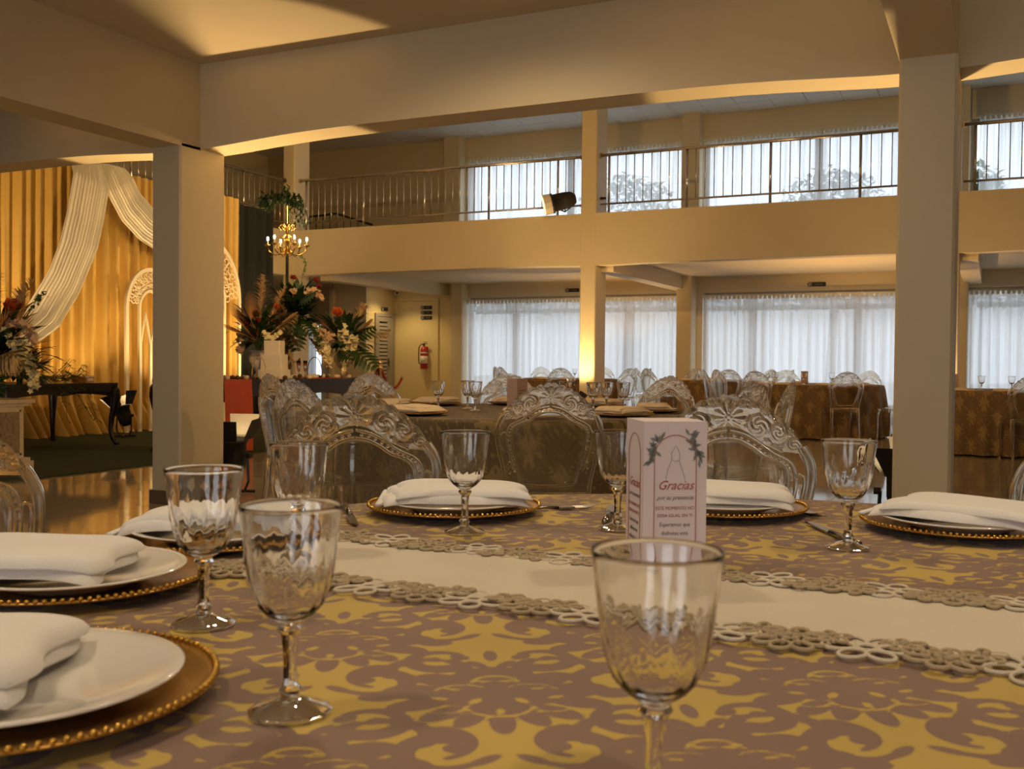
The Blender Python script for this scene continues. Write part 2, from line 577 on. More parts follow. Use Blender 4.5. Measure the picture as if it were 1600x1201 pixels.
# ---- outer walls
WX = [(-14.78, -14.4), (-10.45, -5.62), (-5.2, -0.86), (-0.43, 4.6)]
def pierced(x0, x1, y0, y1, z0, z1, holes):
    mb = MB()
    xs = x0
    for hx0, hx1, hz0, hz1 in holes:
        mb.bb(xs, hx0, y0, y1, z0, z1)
        if hz0 > z0:
            mb.bb(hx0, hx1, y0, y1, z0, hz0)
        mb.bb(hx0, hx1, y0, y1, hz1, z1)
        xs = hx1
    mb.bb(xs, x1, y0, y1, z0, z1)
    return mb
struct('wall_far', pierced(X0, X1, 19.6, 19.85, 0, 2.9, [(a, b, 0.0, 2.45 if k else 1.95) for k, (a, b) in enumerate(WX)]), 'paint', label='cream far wall pierced by tall curtained windows')
struct('wall_far_upper', pierced(X0, X1, 19.6, 19.85, 2.9, 6.1, [(a, b, 3.75, 5.42) for (a, b) in WX[1:]]), 'paint', label='cream upper wall with high windows above the gallery')
struct('wall_left', MB().bb(X0 - 0.2, X0, Y0, Y1, 0, 6.1), 'paint', label='plain cream wall behind the draped stage')
struct('wall_right', MB().bb(X1, X1 + 0.2, Y0, Y1, 0, 6.1), 'paint', label='plain cream side wall of the hall')
struct('wall_back', pierced(X0, X1, -6.45, -6.2, 0, 6.1, [(x - 1.2, x + 1.2, 0.6, 2.5) for x in (-4.6, -0.4, 3.8)]), 'paint', label='cream wall behind the dining tables with added window openings')
struct('wall_corridor', MB().bb(-13.2, -12.34, 18.4, 18.5, 0, 2.75), 'paint', label='shaded corridor wall end beside the yellow recess')
struct('trim_1', MB().rbox((-13.2, 18.36, 1.3), (0.13, 0.1, 2.6), 0.02), 'paint', label='narrow lit white post at the corridor corner')
struct('wall_recess_side', MB().bb(-12.44, -12.34, 18.5, 19.6, 0, 2.75), 'paint_yellow', label='yellow lit recess wall holding the louvred door')
struct('wall_recess_back', MB().bb(-12.34, -10.74, 19.54, 19.6, 0, 2.75), 'paint_yellow', label='yellow wall with the fire extinguisher and signs')
struct('trim_2', MB().bb(-12.3, -11.2, 19.50, 19.54, 2.40, 2.44), 'paint_yellow', label='thin conduit along the top of the yellow wall')
struct('trim_3', MB().bb(-11.22, -11.17, 19.50, 19.54, 0, 2.44), 'paint_yellow', label='thin vertical conduit on the yellow wall')

# ---- slabs, ceilings
struct('ceiling_near', MB().bb(X0, X1, Y0, 5.64, 3.18, 3.41), 'ceil', label='smooth cream ceiling over the near tables')
struct('ceiling_far_aisle', MB().bb(X0, X1, 15.2, 19.6, 2.75, 3.33), 'ceil', label='low cream ceiling under the far gallery')
struct('ceiling_left_aisle', MB().bb(X0, -11.95, 5.9, 15.2, 2.75, 3.33), 'ceil', label='low ceiling under the side gallery')
upc = struct('ceiling_upper', MB().bb(X0, X1, Y0, Y1, 5.96, 6.1), 'panel', label='white suspended tile ceiling above the gallery')
_pm = MB().box((0, 0, 0.008), (0.612, 0.612, 0.016)).mesh('ceiling_panel', False)
_pm.materials.append(M['panel'])
for i in range(20):
    for j in range(4):
        o = bpy.data.objects.new('ceiling_panel', _pm)
        COL.objects.link(o)
        o.parent = upc
        o.location = (-11.6 + 0.622 * i, 17.4 + 0.622 * j, 5.935 + random.uniform(0, 0.004))
_r2 = MB()
for i in range(35):
    for j in range(41):
        x, y = X0 + 0.31 + 0.622 * i, Y0 + 0.31 + 0.622 * j
        if y < 17.0 and y > 5.9 and x < X1 - 0.3:
            _r2.box((x, y, 5.943), (0.612, 0.612, 0.016))
_t = _r2.build('ceiling_panel_field', 'panel', upc)
_t['kind'] = 'stuff'

# ---- fascias and beams (slightly haunched where they meet the columns)
def beam_x(name, x0, x1, y0, y1, z0, z1, supports, drop, label):
    xs = [x0 + (x1 - x0) * i / 90 for i in range(91)]
    def zb(x):
        d = min([abs(x - s) for s in supports])
        return z0 - drop * math.exp(-(d / 0.75) ** 2)
    mb = MB()
    vs, fs = [], []
    for x in xs:
        vs += [(x, y0, zb(x)), (x, y1, zb(x)), (x, y1, z1), (x, y0, z1)]
    for i in range(90):
        for k in range(4):
            fs.append((4 * i + k, 4 * i + (k + 1) % 4, 4 * i + 4 + (k + 1) % 4, 4 * i + 4 + k))
    fs += [(3, 2, 1, 0), (360, 361, 362, 363)]
    mb.add(vs, fs)
    return struct(name, mb, 'paint', label=label, auto=30)
beam_x('beam_near', X0, X1, 5.637, 5.902, 2.622, 3.41, (-5.36, -0.32, 4.7), 0.055, 'deep cream beam spanning between the near columns')
beam_x('fascia_far', -11.86, X1, 14.95, 15.2, 2.605, 3.41, (-11.7, -5.84, -0.3), 0.02, 'cream gallery parapet across the far side of the hall')
struct('fascia_left', MB().bb(-11.95, -11.7, 5.9, 14.95, 2.6, 3.41), 'paint', label='cream gallery parapet above the stage')
struct('beam_cross', MB().bb(-5.5, -5.223, Y0, 5.64, 2.56, 3.19), 'paint', label='cream beam running back from the left column')
struct('beam_cross_right', MB().bb(-0.46, -0.19, Y0, 5.64, 2.59, 3.19), 'paint', label='cream beam running back from the right column')
struct('beam_aisle', MB().bb(-5.78, -5.5, 15.2, 19.6, 2.5, 2.76), 'paint', label='aisle beam behind the lit middle post')
struct('beam_aisle_left', MB().bb(-11.2, -10.92, 15.2, 19.6, 2.5, 2.76), 'paint', label='aisle beam near the yellow recess')
struct('beam_aisle_right', MB().bb(-0.5, -0.22, 15.2, 19.6, 2.5, 2.76), 'paint', label='aisle beam behind the right column')

# ---- columns
def column(name, x0, x1, y0, y1, z1, label, skirting=True):
    o = struct(name, MB().rbox(((x0 + x1) / 2, (y0 + y1) / 2, z1 / 2), (x1 - x0, y1 - y0, z1), 0.014), 'paint', label=label)
    if skirting:
        MB().rbox(((x0 + x1) / 2, (y0 + y1) / 2, 0.05), (x1 - x0 + 0.03, y1 - y0 + 0.03, 0.1), 0.012).build('skirting', 'skirt', o)
    return o
column('column_1', -5.497, -5.223, 5.44, 5.902, 2.58, 'cream rectangular column left of the tables')
column('column_2', -0.458, -0.185, 5.44, 5.902, 2.60, 'cream rectangular column on the right')
column('column_3', -5.97, -5.708, 14.945, 15.428, 5.95, 'cream middle post lit from its foot')
column('column_4', -11.86, -11.6, 14.945, 15.4, 5.95, 'cream corner post behind the chandelier')
column('column_5', -5.62, -5.33, 19.15, 19.6, 2.76, 'wall pier between the lower curtained windows')
column('column_6', -10.74, -10.46, 19.3, 19.6, 2.76, 'wall pier beside the yellow recess')
column('column_7', -0.87, -0.43, 19.15, 19.6, 2.76, 'wall pier behind the right column')
column('column_8', -0.75, -0.45, 14.945, 15.43, 5.95, 'gallery post behind the right column')
struct('column_9', MB().rbox((-5.42, 19.45, 4.65), (0.36, 0.3, 2.6), 0.014), 'paint', label='upper wall pier between the high windows')
struct('column_10', MB().rbox((-10.75, 19.45, 4.65), (0.40, 0.3, 2.6), 0.014), 'paint', label='upper wall pier at the dark gallery corner')
struct('column_11', MB().rbox((-0.65, 19.45, 4.65), (0.40, 0.3, 2.6), 0.014), 'paint', label='upper wall pier by the right column')
struct('baseboard_far', MB().bb(-12.3, -10.8, 19.52, 19.54, 0, 0.09), 'skirt', label='brown skirting of the yellow wall')

# ---- windows
def window(n, x0, x1, z0, z1, uprights, transom, label, yw=19.72):
    w = sgroup('window_%d' % n, label)
    t = 0.06
    fr = MB()
    fr.bb(x0, x0 + t, yw - 0.03, yw + 0.03, z0, z1).bb(x1 - t, x1, yw - 0.03, yw + 0.03, z0, z1)
    fr.bb(x0 + t, x1 - t, yw - 0.03, yw + 0.03, z1 - t, z1).bb(x0 + t, x1 - t, yw - 0.03, yw + 0.03, z0, z0 + t)
    fr.build('window_frame', 'alu', w)
    for u in uprights:
        MB().bb(u - 0.07, u + 0.07, yw - 0.04, yw + 0.04, z0 + t, z1 - t).build('mullion', 'alu', w)
    xs = [x0 + t] + list(uprights) + [x1 - t]
    for a, b in zip(xs[:-1], xs[1:]):
        if transom:
            MB().bb(a + 0.07, b - 0.07, yw - 0.035, yw + 0.035, transom - 0.05, transom + 0.05).build('transom', 'alu', w)
            MB().bb(a + 0.07, b - 0.07, yw - 0.004, yw + 0.004, transom + 0.05, z1 - t).build('pane', 'pane', w)
            MB().bb(a + 0.07, b - 0.07, yw - 0.004, yw + 0.004, z0 + t, transom - 0.05).build('pane', 'pane', w)
        else:
            MB().bb(a + 0.02, b - 0.02, yw - 0.004, yw + 0.004, z0 + t, z1 - t).build('pane', 'pane', w)
    return w
window(1, -10.45, -5.62, 0.02, 2.45, (-9.35, -6.75), 2.14, 'tall sliding window left of the middle post')
window(2, -5.2, -0.86, 0.02, 2.45, (-4.25, -2.3), 2.14, 'tall sliding window right of the middle post')
window(3, -0.43, 4.6, 0.02, 2.45, (0.7, 2.6), 2.14, 'tall sliding window at the right edge')
window(4, -10.45, -5.62, 3.75, 5.42, (-8.1,), None, 'high gallery window on the left')
window(5, -5.2, -0.86, 3.75, 5.42, (-3.05,), None, 'high gallery window in the middle')
window(6, -0.43, 4.6, 3.75, 5.42, (1.9,), None, 'high gallery window at the right edge')
window(7, -14.78, -14.4, 0.02, 1.95, (), None, 'narrow glazed door glimpsed behind the flowers')
for k, x in enumerate((-4.6, -0.4, 3.8)):  # unseen windows added around the rear fill lights
    w = sgroup('window_%d' % (8 + k), 'added unseen rear window behind the dining tables')
    fr = MB()
    for a, b in ((-1.2, -1.14), (1.14, 1.2)):
        fr.bb(x + a, x + b, -6.42, -6.36, 0.6, 2.5)
    fr.bb(x - 1.14, x + 1.14, -6.42, -6.36, 0.6, 0.66).bb(x - 1.14, x + 1.14, -6.42, -6.36, 2.44, 2.5)
    fr.build('window_frame', 'alu', w)
    MB().bb(x - 1.14, x + 1.14, -6.40, -6.39, 0.66, 2.44).build('pane', 'pane', w)

# ---- door in the recess (on the side wall, facing +X)
door = sgroup('door_1', 'grey louvred door standing ajar in the yellow recess')
fr = MB()
fr.bb(-12.34, -12.29, 18.72, 18.79, 0, 2.10).bb(-12.34, -12.29, 19.43, 19.50, 0, 2.10).bb(-12.34, -12.29, 18.79, 19.43, 2.03, 2.10)
fr.build('door_frame', 'door', door)
MB().bb(-12.335, -12.325, 18.79, 19.43, 0.01, 2.03).build('door_reveal', 'black_soft', door)
lf = MB()
lf.bb(-12.322, -12.295, 18.80, 18.86, 0.01, 2.02).bb(-12.322, -12.295, 19.20, 19.42, 0.01, 2.02).bb(-12.322, -12.295, 18.86, 19.20, 1.92, 2.02).bb(-12.322, -12.295, 18.86, 19.20, 0.01, 0.1)
leaf_o = lf.build('door_leaf', 'door', door)
_sl = MB()
_sl.add([(0.012, -0.17, -0.03), (0.012, 0.17, -0.03), (0.0, 0.17, 0.028), (0.0, -0.17, 0.028), (0.006, -0.17, -0.032), (0.006, 0.17, -0.032), (-0.006, 0.17, 0.026), (-0.006, -0.17, 0.026)],
        [(0, 1, 2, 3), (7, 6, 5, 4), (0, 4, 5, 1), (3, 2, 6, 7), (0, 3, 7, 4), (1, 5, 6, 2)])
_so = _sl.build('slat', 'door', leaf_o)
for k in range(22):
    z = 0.14 + k * 0.0815
    if k == 0:
        _so.location = (-12.308, 19.03, z)
    else:
        inst(_so, (-12.308, 19.03, z), parent=leaf_o)
hd = MB().cyl((-12.295, 19.24, 1.02), (-12.25, 19.24, 1.02), 0.012, 8).tube([(-12.25, 19.24, 1.02), (-12.245, 19.19, 1.02), (-12.25, 19.12, 1.015)], 0.010, 8).bb(-12.295, -12.29, 19.215, 19.265, 0.92, 1.1)
hd.build('door_handle', 'black', leaf_o)

# ================================================================== OUTSIDE
struct('ground_outside', MB().bb(-40, 40, 19.9, 70, -0.3, -0.05), 'ground_out', label='pale ground outside the far windows')
def tree(x, y, h, r, label):
    t = thing('garden_tree', label, 'tree', (x, y, -0.05), 0, 'garden trees beyond the far windows')
    MB().tube([(0, 0, 0), (0.1, 0, h * 0.35), (0.0, 0.1, h * 0.6)], [0.16, 0.12, 0.07], 8).build('trunk', 'bark', t)
    mb = MB()
    rng = random.Random(int(x * 10))
    for i in range(1500):
        a, b = rng.uniform(0, 2 * PI), rng.uniform(-1, 1)
        q = r * rng.uniform(0.3, 1) ** 0.5
        c = (q * math.cos(a) * math.sqrt(1 - b * b), q * math.sin(a) * math.sqrt(1 - b * b), h * 0.7 + q * b * 0.9)
        mb.leaf(c, (rng.uniform(-1, 1), rng.uniform(-1, 1), rng.uniform(-0.6, 0.6)), 0.28, 0.13, 0.2, seg=2)
    o = mb.build('foliage', 'foliage_out', t)
    o['kind'] = 'stuff'
tree(-10.6, 30.5, 8.0, 1.7, 'leafy tree seen dimly through the left gallery curtain')
tree(-4.4, 31.0, 7.8, 1.6, 'leafy tree seen dimly through the middle gallery curtain')
tree(-0.9, 29.0, 7.6, 1.3, 'dark leafy tree at the right gallery window gap')
hedge = MB()
_rng = random.Random(3)
for i in range(5200):
    hedge.leaf((_rng.uniform(-18, 5), _rng.uniform(27.4, 28.2), 2.6 + 0.75 * _rng.random()), (_rng.uniform(-1, 1), _rng.uniform(-1, 1), _rng.uniform(-0.8, 0.8)), 0.2, 0.12, 0.2, seg=2)
_h = hedge.build('garden_foliage', 'foliage_out')
tag(_h, 'dark treetop foliage showing in the gap above the lower curtains', 'foliage')
_h['kind'] = 'stuff'

# ================================================================== CURTAINS
def curtain(name, axis, a0, a1, c, z0, z1, m, label, cat='curtain', group=None, folds=9.0, amp=0.045, seed=1, nu=None, flare=0.0, rod=True, puddle=0.0, head=0.35):
    """hanging cloth along x (axis 0, at y=c) or y (axis 1, at x=c)"""
    rng = random.Random(seed)
    L = a1 - a0
    ph = [rng.uniform(0, 6.28) for _ in range(5)]
    nu = nu or int(L * folds * 9)
    nv = 9
    def fn(u, v):
        s = a0 + L * u
        z = z1 + (z0 - z1) * v
        k = head + (1 - head) * min(1, v * 3)
        w = math.sin(2 * PI * folds * (s + 0.05 * math.sin(3 * s + ph[0])) + ph[1] + 0.4 * math.sin(v * 2 + ph[3]))
        w = w + 0.38 * math.sin(2 * (2 * PI * folds * (s + 0.05 * math.sin(3 * s + ph[0])) + ph[1]) + 1.2)
        w += 0.45 * math.sin(2 * PI * folds * 0.37 * s + ph[2])
        w += 0.35 * math.sin(2 * PI * folds * 2.3 * s + ph[4]) * (1 - v)
        d = amp * k * w + flare * v * v
        if puddle and v > 0.88:
            d += puddle * (v - 0.88) / 0.12 * (1 + 0.4 * w)
        return (s, c + d, z) if axis == 0 else (c + d, s, z)
    if rod:
        t = thing(name, label, cat, (0, 0, 0), 0, group)
        o = MB().grid(fn, nu, nv).build('cloth', m, t, smooth=True)
        e0, e1 = ((a0 - 0.02, c, z1 + 0.015), (a1 + 0.02, c, z1 + 0.015)) if axis == 0 else ((c, a0 - 0.02, z1 + 0.015), (c, a1 + 0.02, z1 + 0.015))
        MB().cyl(e0, e1, 0.015, 8).build('curtain_rod', 'alu_white', t)
        hd = MB()
        n = int(L * 12)
        for i in range(n):
            s = a0 + L * (i + 0.5) / n
            hd.box((s, c - 0.02, z1 - 0.015), (0.05, 0.012, 0.075 + 0.02 * rng.random())) if axis == 0 else hd.box((c, s, z1), (0.012, 0.05, 0.08))
        hd.build('heading_tape', 'alu_white', t)['kind'] = 'stuff'
        return t
    o = MB().grid(fn, nu, nv).build(name, m, smooth=True)
    return tag(o, label, cat, group)
for k, (a, b, lab) in enumerate([(-10.42, -5.65, 'white voile curtain over the lower window left of the middle post'),
                                 (-5.18, -0.9, 'white voile curtain over the lower window right of the middle post'),
                                 (-0.42, 4.5, 'white voile curtain over the lower window at the right edge')]):
    curtain('voile_curtain', 0, a, b, 19.44, 0.03, 2.36, 'sheer', lab, group='lower window curtains', seed=k + 2, folds=6.5, amp=0.03)
for k, (a, b, lab) in enumerate([(-10.42, -5.65, 'thin white curtain over the high gallery window on the left'),
                                 (-5.18, -0.9, 'thin white curtain over the high gallery window between the posts'),
                                 (-0.30, 4.5, 'thin white curtain over the high gallery window at the right edge')]):
    curtain('voile_curtain', 0, a, b, 19.44, 3.45, 5.40, 'sheer_up', lab, group='gallery window curtains', seed=k + 12, folds=3.6, amp=0.05)
curtain('voile_curtain', 0, -14.78, -14.42, 19.44, 0.03, 1.93, 'sheer', 'narrow strip of pale curtain behind the right flower urn', seed=31, folds=6)

# ================================================================== GALLERY RAILINGS
_bal = MB().cyl((0, 0, 0), (0, 0, 0.77), 0.008, 6).mesh('baluster')
_bal.materials.append(M['steel'])
_post = MB().cyl((0, 0, 0), (0, 0, 0.92), 0.02, 8).mesh('post')
_post.materials.append(M['steel'])
def railing(p0, p1, label, every=9, zb=3.41, flip=False):
    a, b = Vector(p0), Vector(p1)
    L = (b - a).length
    n = int(L / 0.138)
    t = thing('gallery_railing', label, 'railing', (0, 0, 0), 0, 'steel gallery railings')
    MB().cyl((a.x, a.y, zb + 0.92), (b.x, b.y, zb + 0.92), 0.024, 10).build('handrail', 'steel', t, smooth=True)
    MB().cyl((a.x, a.y, zb + 0.15), (b.x, b.y, zb + 0.15), 0.015, 8).build('bottom_rail', 'steel', t, smooth=True)
    for e in (a, b):
        MB().cyl((e.x - 0.0, e.y - 0.004, zb + 0.92), (e.x + 0.0, e.y + 0.004, zb + 0.92), 0.045, 12).build('wall_flange', 'steel', t)
    for i in range(1, n):
        p = a + (b - a) * (i / n)
        if i % every == 1:
            o = bpy.data.objects.new('post', _post)
            o.location = (p.x, p.y, zb)
        else:
            o = bpy.data.objects.new('baluster', _bal)
            o.location = (p.x, p.y, zb + 0.15)
        COL.objects.link(o)
        o.parent = t
    return t
railing((-11.56, 15.06, 0), (-6.0, 15.06, 0), 'steel gallery railing left of the middle post')
railing((-5.68, 15.06, 0), (-0.78, 15.06, 0), 'steel gallery railing right of the middle post')
railing((-0.42, 15.06, 0), (4.5, 15.06, 0), 'steel gallery railing right of the near right column')
railing((-11.8, 8.6, 0), (-11.8, 14.92, 0), 'steel gallery railing above the stage drapes')
# stair rail seen behind the gallery railing
st = thing('stair_railing', 'dark stair railing behind the left gallery railing', 'railing')
MB().tube([(-13.6, 17.4, 4.05), (-12.5, 17.5, 4.12), (-11.6, 17.5, 3.84)], 0.024, 8).build('handrail', 'black', st)
for k in range(11):
    x = -13.5 + 0.175 * k
    zt = 4.06 + (x + 13.6) * 0.06 if x < -12.5 else 4.12 - (x + 12.5) * 0.31
    MB().cyl((x, 17.45, 3.33), (x, 17.45, zt), 0.009, 6).build('baluster', 'black', st)
# small pulley fitting on the middle post side
pf = thing('wall_fitting', 'small dark metal fitting on the lit middle post', 'fitting')
MB().cyl((-5.70, 15.1, 3.66), (-5.60, 15.1, 3.66), 0.02, 8).build('arm', 'black', pf)
MB().cyl((-5.66, 15.1, 3.62), (-5.66, 15.1, 3.72), 0.008, 6).build('pin', 'brass', pf)

# ================================================================== LAMPS
def par_light(name, label, loc, aim, energy, angle, col, blend=0.25, size=1.0, doors=True, stand=True, group='theatre spotlights', radius=0.05):
    t = thing(name, label, 'spotlight', loc, 0, group)
    d = (Vector(aim) - Vector(loc)).normalized()
    q = d.to_track_quat('Z', 'Y').to_matrix()
    z = 0.30 * size if stand else 0.0
    def T(p):
        v = q @ (Vector(p) * size)
        return (v.x, v.y, v.z + z)
    def part(mb, nm, m, **kw):
        mb.v = [T(p) for p in mb.v]
        return mb.build(nm, m, hs[0] if hs else t, **kw)
    hs = []
    ho = part(MB().lathe([(0.0, -0.15), (0.05, -0.15), (0.085, -0.10), (0.095, -0.02), (0.095, 0.10), (0.11, 0.10), (0.11, 0.125), (0.09, 0.125), (0.088, 0.08), (0.0, 0.07)], 20), 'housing', 'black_soft', smooth=True)
    hs.append(ho)
    part(MB().lathe([(0.0, 0.082), (0.06, 0.085), (0.086, 0.082)], 20), 'lens', 'lens', smooth=True)
    if doors:
        for k in range(4):
            a = k * PI / 2
            cs, sn = math.cos(a), math.sin(a)
            w0, w1 = 0.08, 0.13
            L, sp = 0.17, 0.10
            b = [(-w0, 0.115, 0.125), (w0, 0.115, 0.125), (w1, 0.115 + sp, 0.125 + L), (-w1, 0.115 + sp, 0.125 + L)]
            b2 = [(x, y + 0.006, zz - 0.002) for x, y, zz in b]
            vs = [(x * cs - y * sn, x * sn + y * cs, zz) for x, y, zz in b + b2]
            o = part(MB().add(vs[:4] + [(v[0] * 1.0, v[1], v[2]) for v in vs[4:]], [(0, 1, 2, 3), (7, 6, 5, 4), (0, 4, 5, 1), (1, 5, 6, 2), (2, 6, 7, 3), (3, 7, 4, 0)]), 'barn_door', 'black_soft')
            me = o.data
            me.materials.append(M['barn'])
            me.polygons[0].material_index = 1
            me.polygons[1].material_index = 0
    if stand:
        h = 0.30 * size
        MB().tube([(-0.13 * size, 0, h), (-0.14 * size, 0, 0.10 * size), (-0.10 * size, 0, 0.02), (0.10 * size, 0, 0.02), (0.14 * size, 0, 0.10 * size), (0.13 * size, 0, h)], 0.011 * size, 8).build('yoke', 'black', t)
        for a in (0.6, 2.2, 3.9, 5.4):
            MB().tube([(0, 0, 0.02), (0.16 * size * math.cos(a), 0.16 * size * math.sin(a), 0.012)], 0.012 * size, 6).build('foot', 'black', t)
        for s in (-1, 1):
            MB().cyl((s * 0.125 * size, 0, h), (s * 0.165 * size, 0, h), 0.022 * size, 10).build('knob', 'black', t)
    p = Vector(T((0, 0, 0.10)))
    spot('lamp_beam', tuple(p), tuple(p + d), energy, angle, col, blend, radius, t)
    return t
AMB = (1.0, 0.60, 0.22)
WRM = (1.0, 0.66, 0.29)
par_light('floor_spotlight', 'black floor spotlight with pale barn doors behind the left column', (-5.36, 6.17, 0), (-5.30, 5.95, 2.6), 360, 66, WRM, 0.10)
par_light('floor_spotlight', 'black floor spotlight mostly hidden behind the right column', (-0.47, 6.36, 0), (-0.50, 6.12, 2.6), 260, 66, WRM, 0.10)
par_light('floor_spotlight', 'black uplight at the foot of the middle post', (-5.92, 14.42, 0), (-5.86, 14.93, 1.7), 210, 84, WRM, 0.7)
par_light('floor_spotlight', 'black uplight at the foot of the post behind the right column', (-0.62, 14.5, 0), (-0.62, 14.93, 1.6), 110, 80, AMB, 0.6)
par_light('floor_spotlight', 'black uplight behind the brown table near the right column', (-2.3, 17.05, 0), (-2.2, 17.2, 2.7), 260, 110, AMB, 0.5, doors=False)
par_light('floor_spotlight', 'black uplight behind the brown table at the middle post', (-6.6, 18.35, 0), (-6.9, 18.2, 2.7), 120, 105, AMB, 0.5, doors=False)
par_light('stage_spotlight', 'black stage spotlight with spread barn doors below the gold drapes', (-10.3, 9.72, 0.015), (-11.2, 9.5, 2.9), 105, 115, WRM, 0.7, size=0.95)
par_light('stage_spotlight', 'black stage spotlight at the foot of the carved arch', (-10.05, 11.0, 0.015), (-11.2, 11.3, 2.6), 115, 115, WRM, 0.7, size=1.0)
par_light('stage_spotlight', 'black stage spotlight beyond the dark console table', (-10.0, 6.55, 0.015), (-11.2, 8.4, 2.8), 420, 110, WRM, 0.7, size=1.0)
par_light('stage_spotlight', 'black stage spotlight behind the cake table', (-9.9, 12.6, 0.015), (-11.2, 12.7, 2.4), 170, 110, WRM, 0.7, size=1.0)
# spotlight clamped on the gallery parapet, throwing towards the stage
par_light('gallery_spotlight', 'black spotlight with pale hood clamped on the gallery parapet', (-6.22, 14.78, 3.60), (-11.0, 12.3, 2.3), 420, 50, WRM, 0.3, size=1.45, doors=False, stand=False)
_gs = [o for o in bpy.data.objects if o.name.startswith('gallery_spotlight')][0]
MB().tube([(0.13, 0, 0), (0.12, 0.05, -0.1), (0.0, 0.12, -0.15), (-0.12, 0.05, -0.1), (-0.13, 0, 0)], 0.012, 6).build('yoke', 'black', _gs)
MB().tube([(0, 0.12, -0.15), (0.02, 0.12, 0.1), (0.1, 0.16, 0.16)], 0.010, 6).build('clamp', 'black', _gs)
_d = (Vector((-11.0, 12.3, 2.3)) - Vector((-6.22, 14.78, 3.60))).normalized()
_q = _d.to_track_quat('Z', 'Y').to_matrix()
_hm = MB().lathe([(0.158, 0.17), (0.165, 0.30), (0.157, 0.30), (0.15, 0.17)], 12, close=True)
_hm.v = [tuple(_q @ Vector(v)) for v in _hm.v]
_hm.build('hood', 'barn', _gs)
# downlights added unseen in the near ceiling to brighten tables; others over the recess
def downlight(loc, energy, label, col=(1.0, 0.70, 0.38), r=0.09, cone=120):
    t = thing('ceiling_downlight', label, 'light', loc, 0, 'recessed ceiling lights')
    MB().lathe([(r, 0), (r + 0.02, 0), (r + 0.02, -0.012), (r - 0.01, -0.012)], 20).build('ring', 'white_plastic', t)
    MB().lathe([(0, -0.006), (r - 0.01, -0.006)], 20).build('diffuser', 'led', t)
    spot('light', (0, 0, -0.02), (0, 0, -1), energy, cone, col, 0.6, r, t)
for k, (x, y) in enumerate(((-1.5, 2.2), (0.7, 2.2), (-1.5, 0.1), (0.7, 0.1))):
    downlight((x, y, 3.18), 82, ('added unseen ceiling downlight over the nearest table, ' + ('left front', 'right front', 'left rear', 'right rear')[k]), col=(1.0, 0.78, 0.50))
downlight((-11.75, 18.7, 2.745), 80, 'ceiling light over the yellow recess', (1.0, 0.72, 0.34))
downlight((-13.8, 16.6, 2.745), 5, 'ceiling light over the dim corridor', (1.0, 0.72, 0.34))

for k, (x, tx) in enumerate(((-3.9, -9.0), (-1.6, -2.5))):  # unseen floods added to brighten the far parapet and hall
    par_light('fill_flood', ('left', 'right')[k] + ' fill flood added out of view to brighten the far parapet', (x, 6.05, 3.75), (tx, 15.0, 2.2), 520, 75, AMB, 0.8, doors=False, stand=False)

downlight((-2.6, 4.45, 3.18), 85, 'unseen ceiling downlight added to brighten the near beam', cone=168)  # extra light out of view, added for the beam face and middle table
# amber fill lamp on a tripod, added out of view to brighten stage and column
wt = par_light('fill_wash', 'amber fill light on a tripod, added out of view right of the hall', (3.6, 9.6, 2.6), (-9.5, 10.0, 2.2), 1080, 62, AMB, 0.5, doors=False, stand=False, size=1.3)
MB().cyl((0, 0, -1.9), (0, 0, -0.05), 0.018, 8).build('pole', 'black', wt)
for a in (0.3, 2.4, 4.5):
    MB().cyl((0, 0, -1.9), (0.5 * math.cos(a), 0.5 * math.sin(a), -2.59), 0.014, 8).build('leg', 'black', wt)

# ================================================================== STAGE
carpet = MB().bb(-11.9, -7.43, 5.2, 14.4, 0.001, 0.014).build('stage_carpet', 'carpet')
tag(carpet, 'dark green carpet spread under the stage furniture', 'carpet')
curtain('backdrop_drape', 1, 6.6, 13.02, -11.25, 0.02, 3.68, 'gold_drape', 'tall pleated gold satin backdrop drape behind the stage', 'drape', folds=5.6, amp=0.05, seed=5, rod=False, puddle=0.22, head=0.8)
curtain('backdrop_drape', 1, 13.03, 13.9, -11.25, 0.02, 3.6, 'black_drape', 'narrow black drape beside the gold backdrop', 'drape', folds=4.0, amp=0.04, seed=8, rod=False, head=0.8)
fr = thing('backdrop_frame', 'slim metal pipe frame holding the stage drapes', 'frame')
MB().cyl((-11.42, 6.5, 3.70), (-11.42, 14.0, 3.66), 0.018, 8).build('crossbar', 'steel', fr)
for y in (6.55, 10.2, 13.95):
    MB().cyl((-11.42, y, 0.02), (-11.42, y, 3.7), 0.018, 8).build('upright', 'steel', fr)
def swag(rows, m, label, pleats=13, nu=90, nv=30, amp=0.022):
    """ribbon of cloth through rows of (edge_a, edge_b) points, pleated along its length"""
    def lerp(a, b, t):
        return a + (b - a) * t
    def fn(u, v):
        s = v * (len(rows) - 1)
        i = min(int(s), len(rows) - 2)
        f = s - i
        f = f * f * (3 - 2 * f) * 0.35 + f * 0.65
        a = Vector(rows[i][0]).lerp(Vector(rows[i + 1][0]), f)
        b = Vector(rows[i][1]).lerp(Vector(rows[i + 1][1]), f)
        p = a.lerp(b, u)
        p.x += amp * (math.sin(2 * PI * pleats * u + 0.6 * math.sin(4 * v)) + 0.5 * math.sin(2 * PI * pleats * 2.3 * u + 2))
        p.x += 0.05 * math.sin(PI * u)
        return tuple(p)
    o = MB().grid(fn, nu, nv).build('fabric_swag', m, smooth=True)
    return tag(o, label, 'drape', 'ivory swags on the backdrop')
X = -11.02
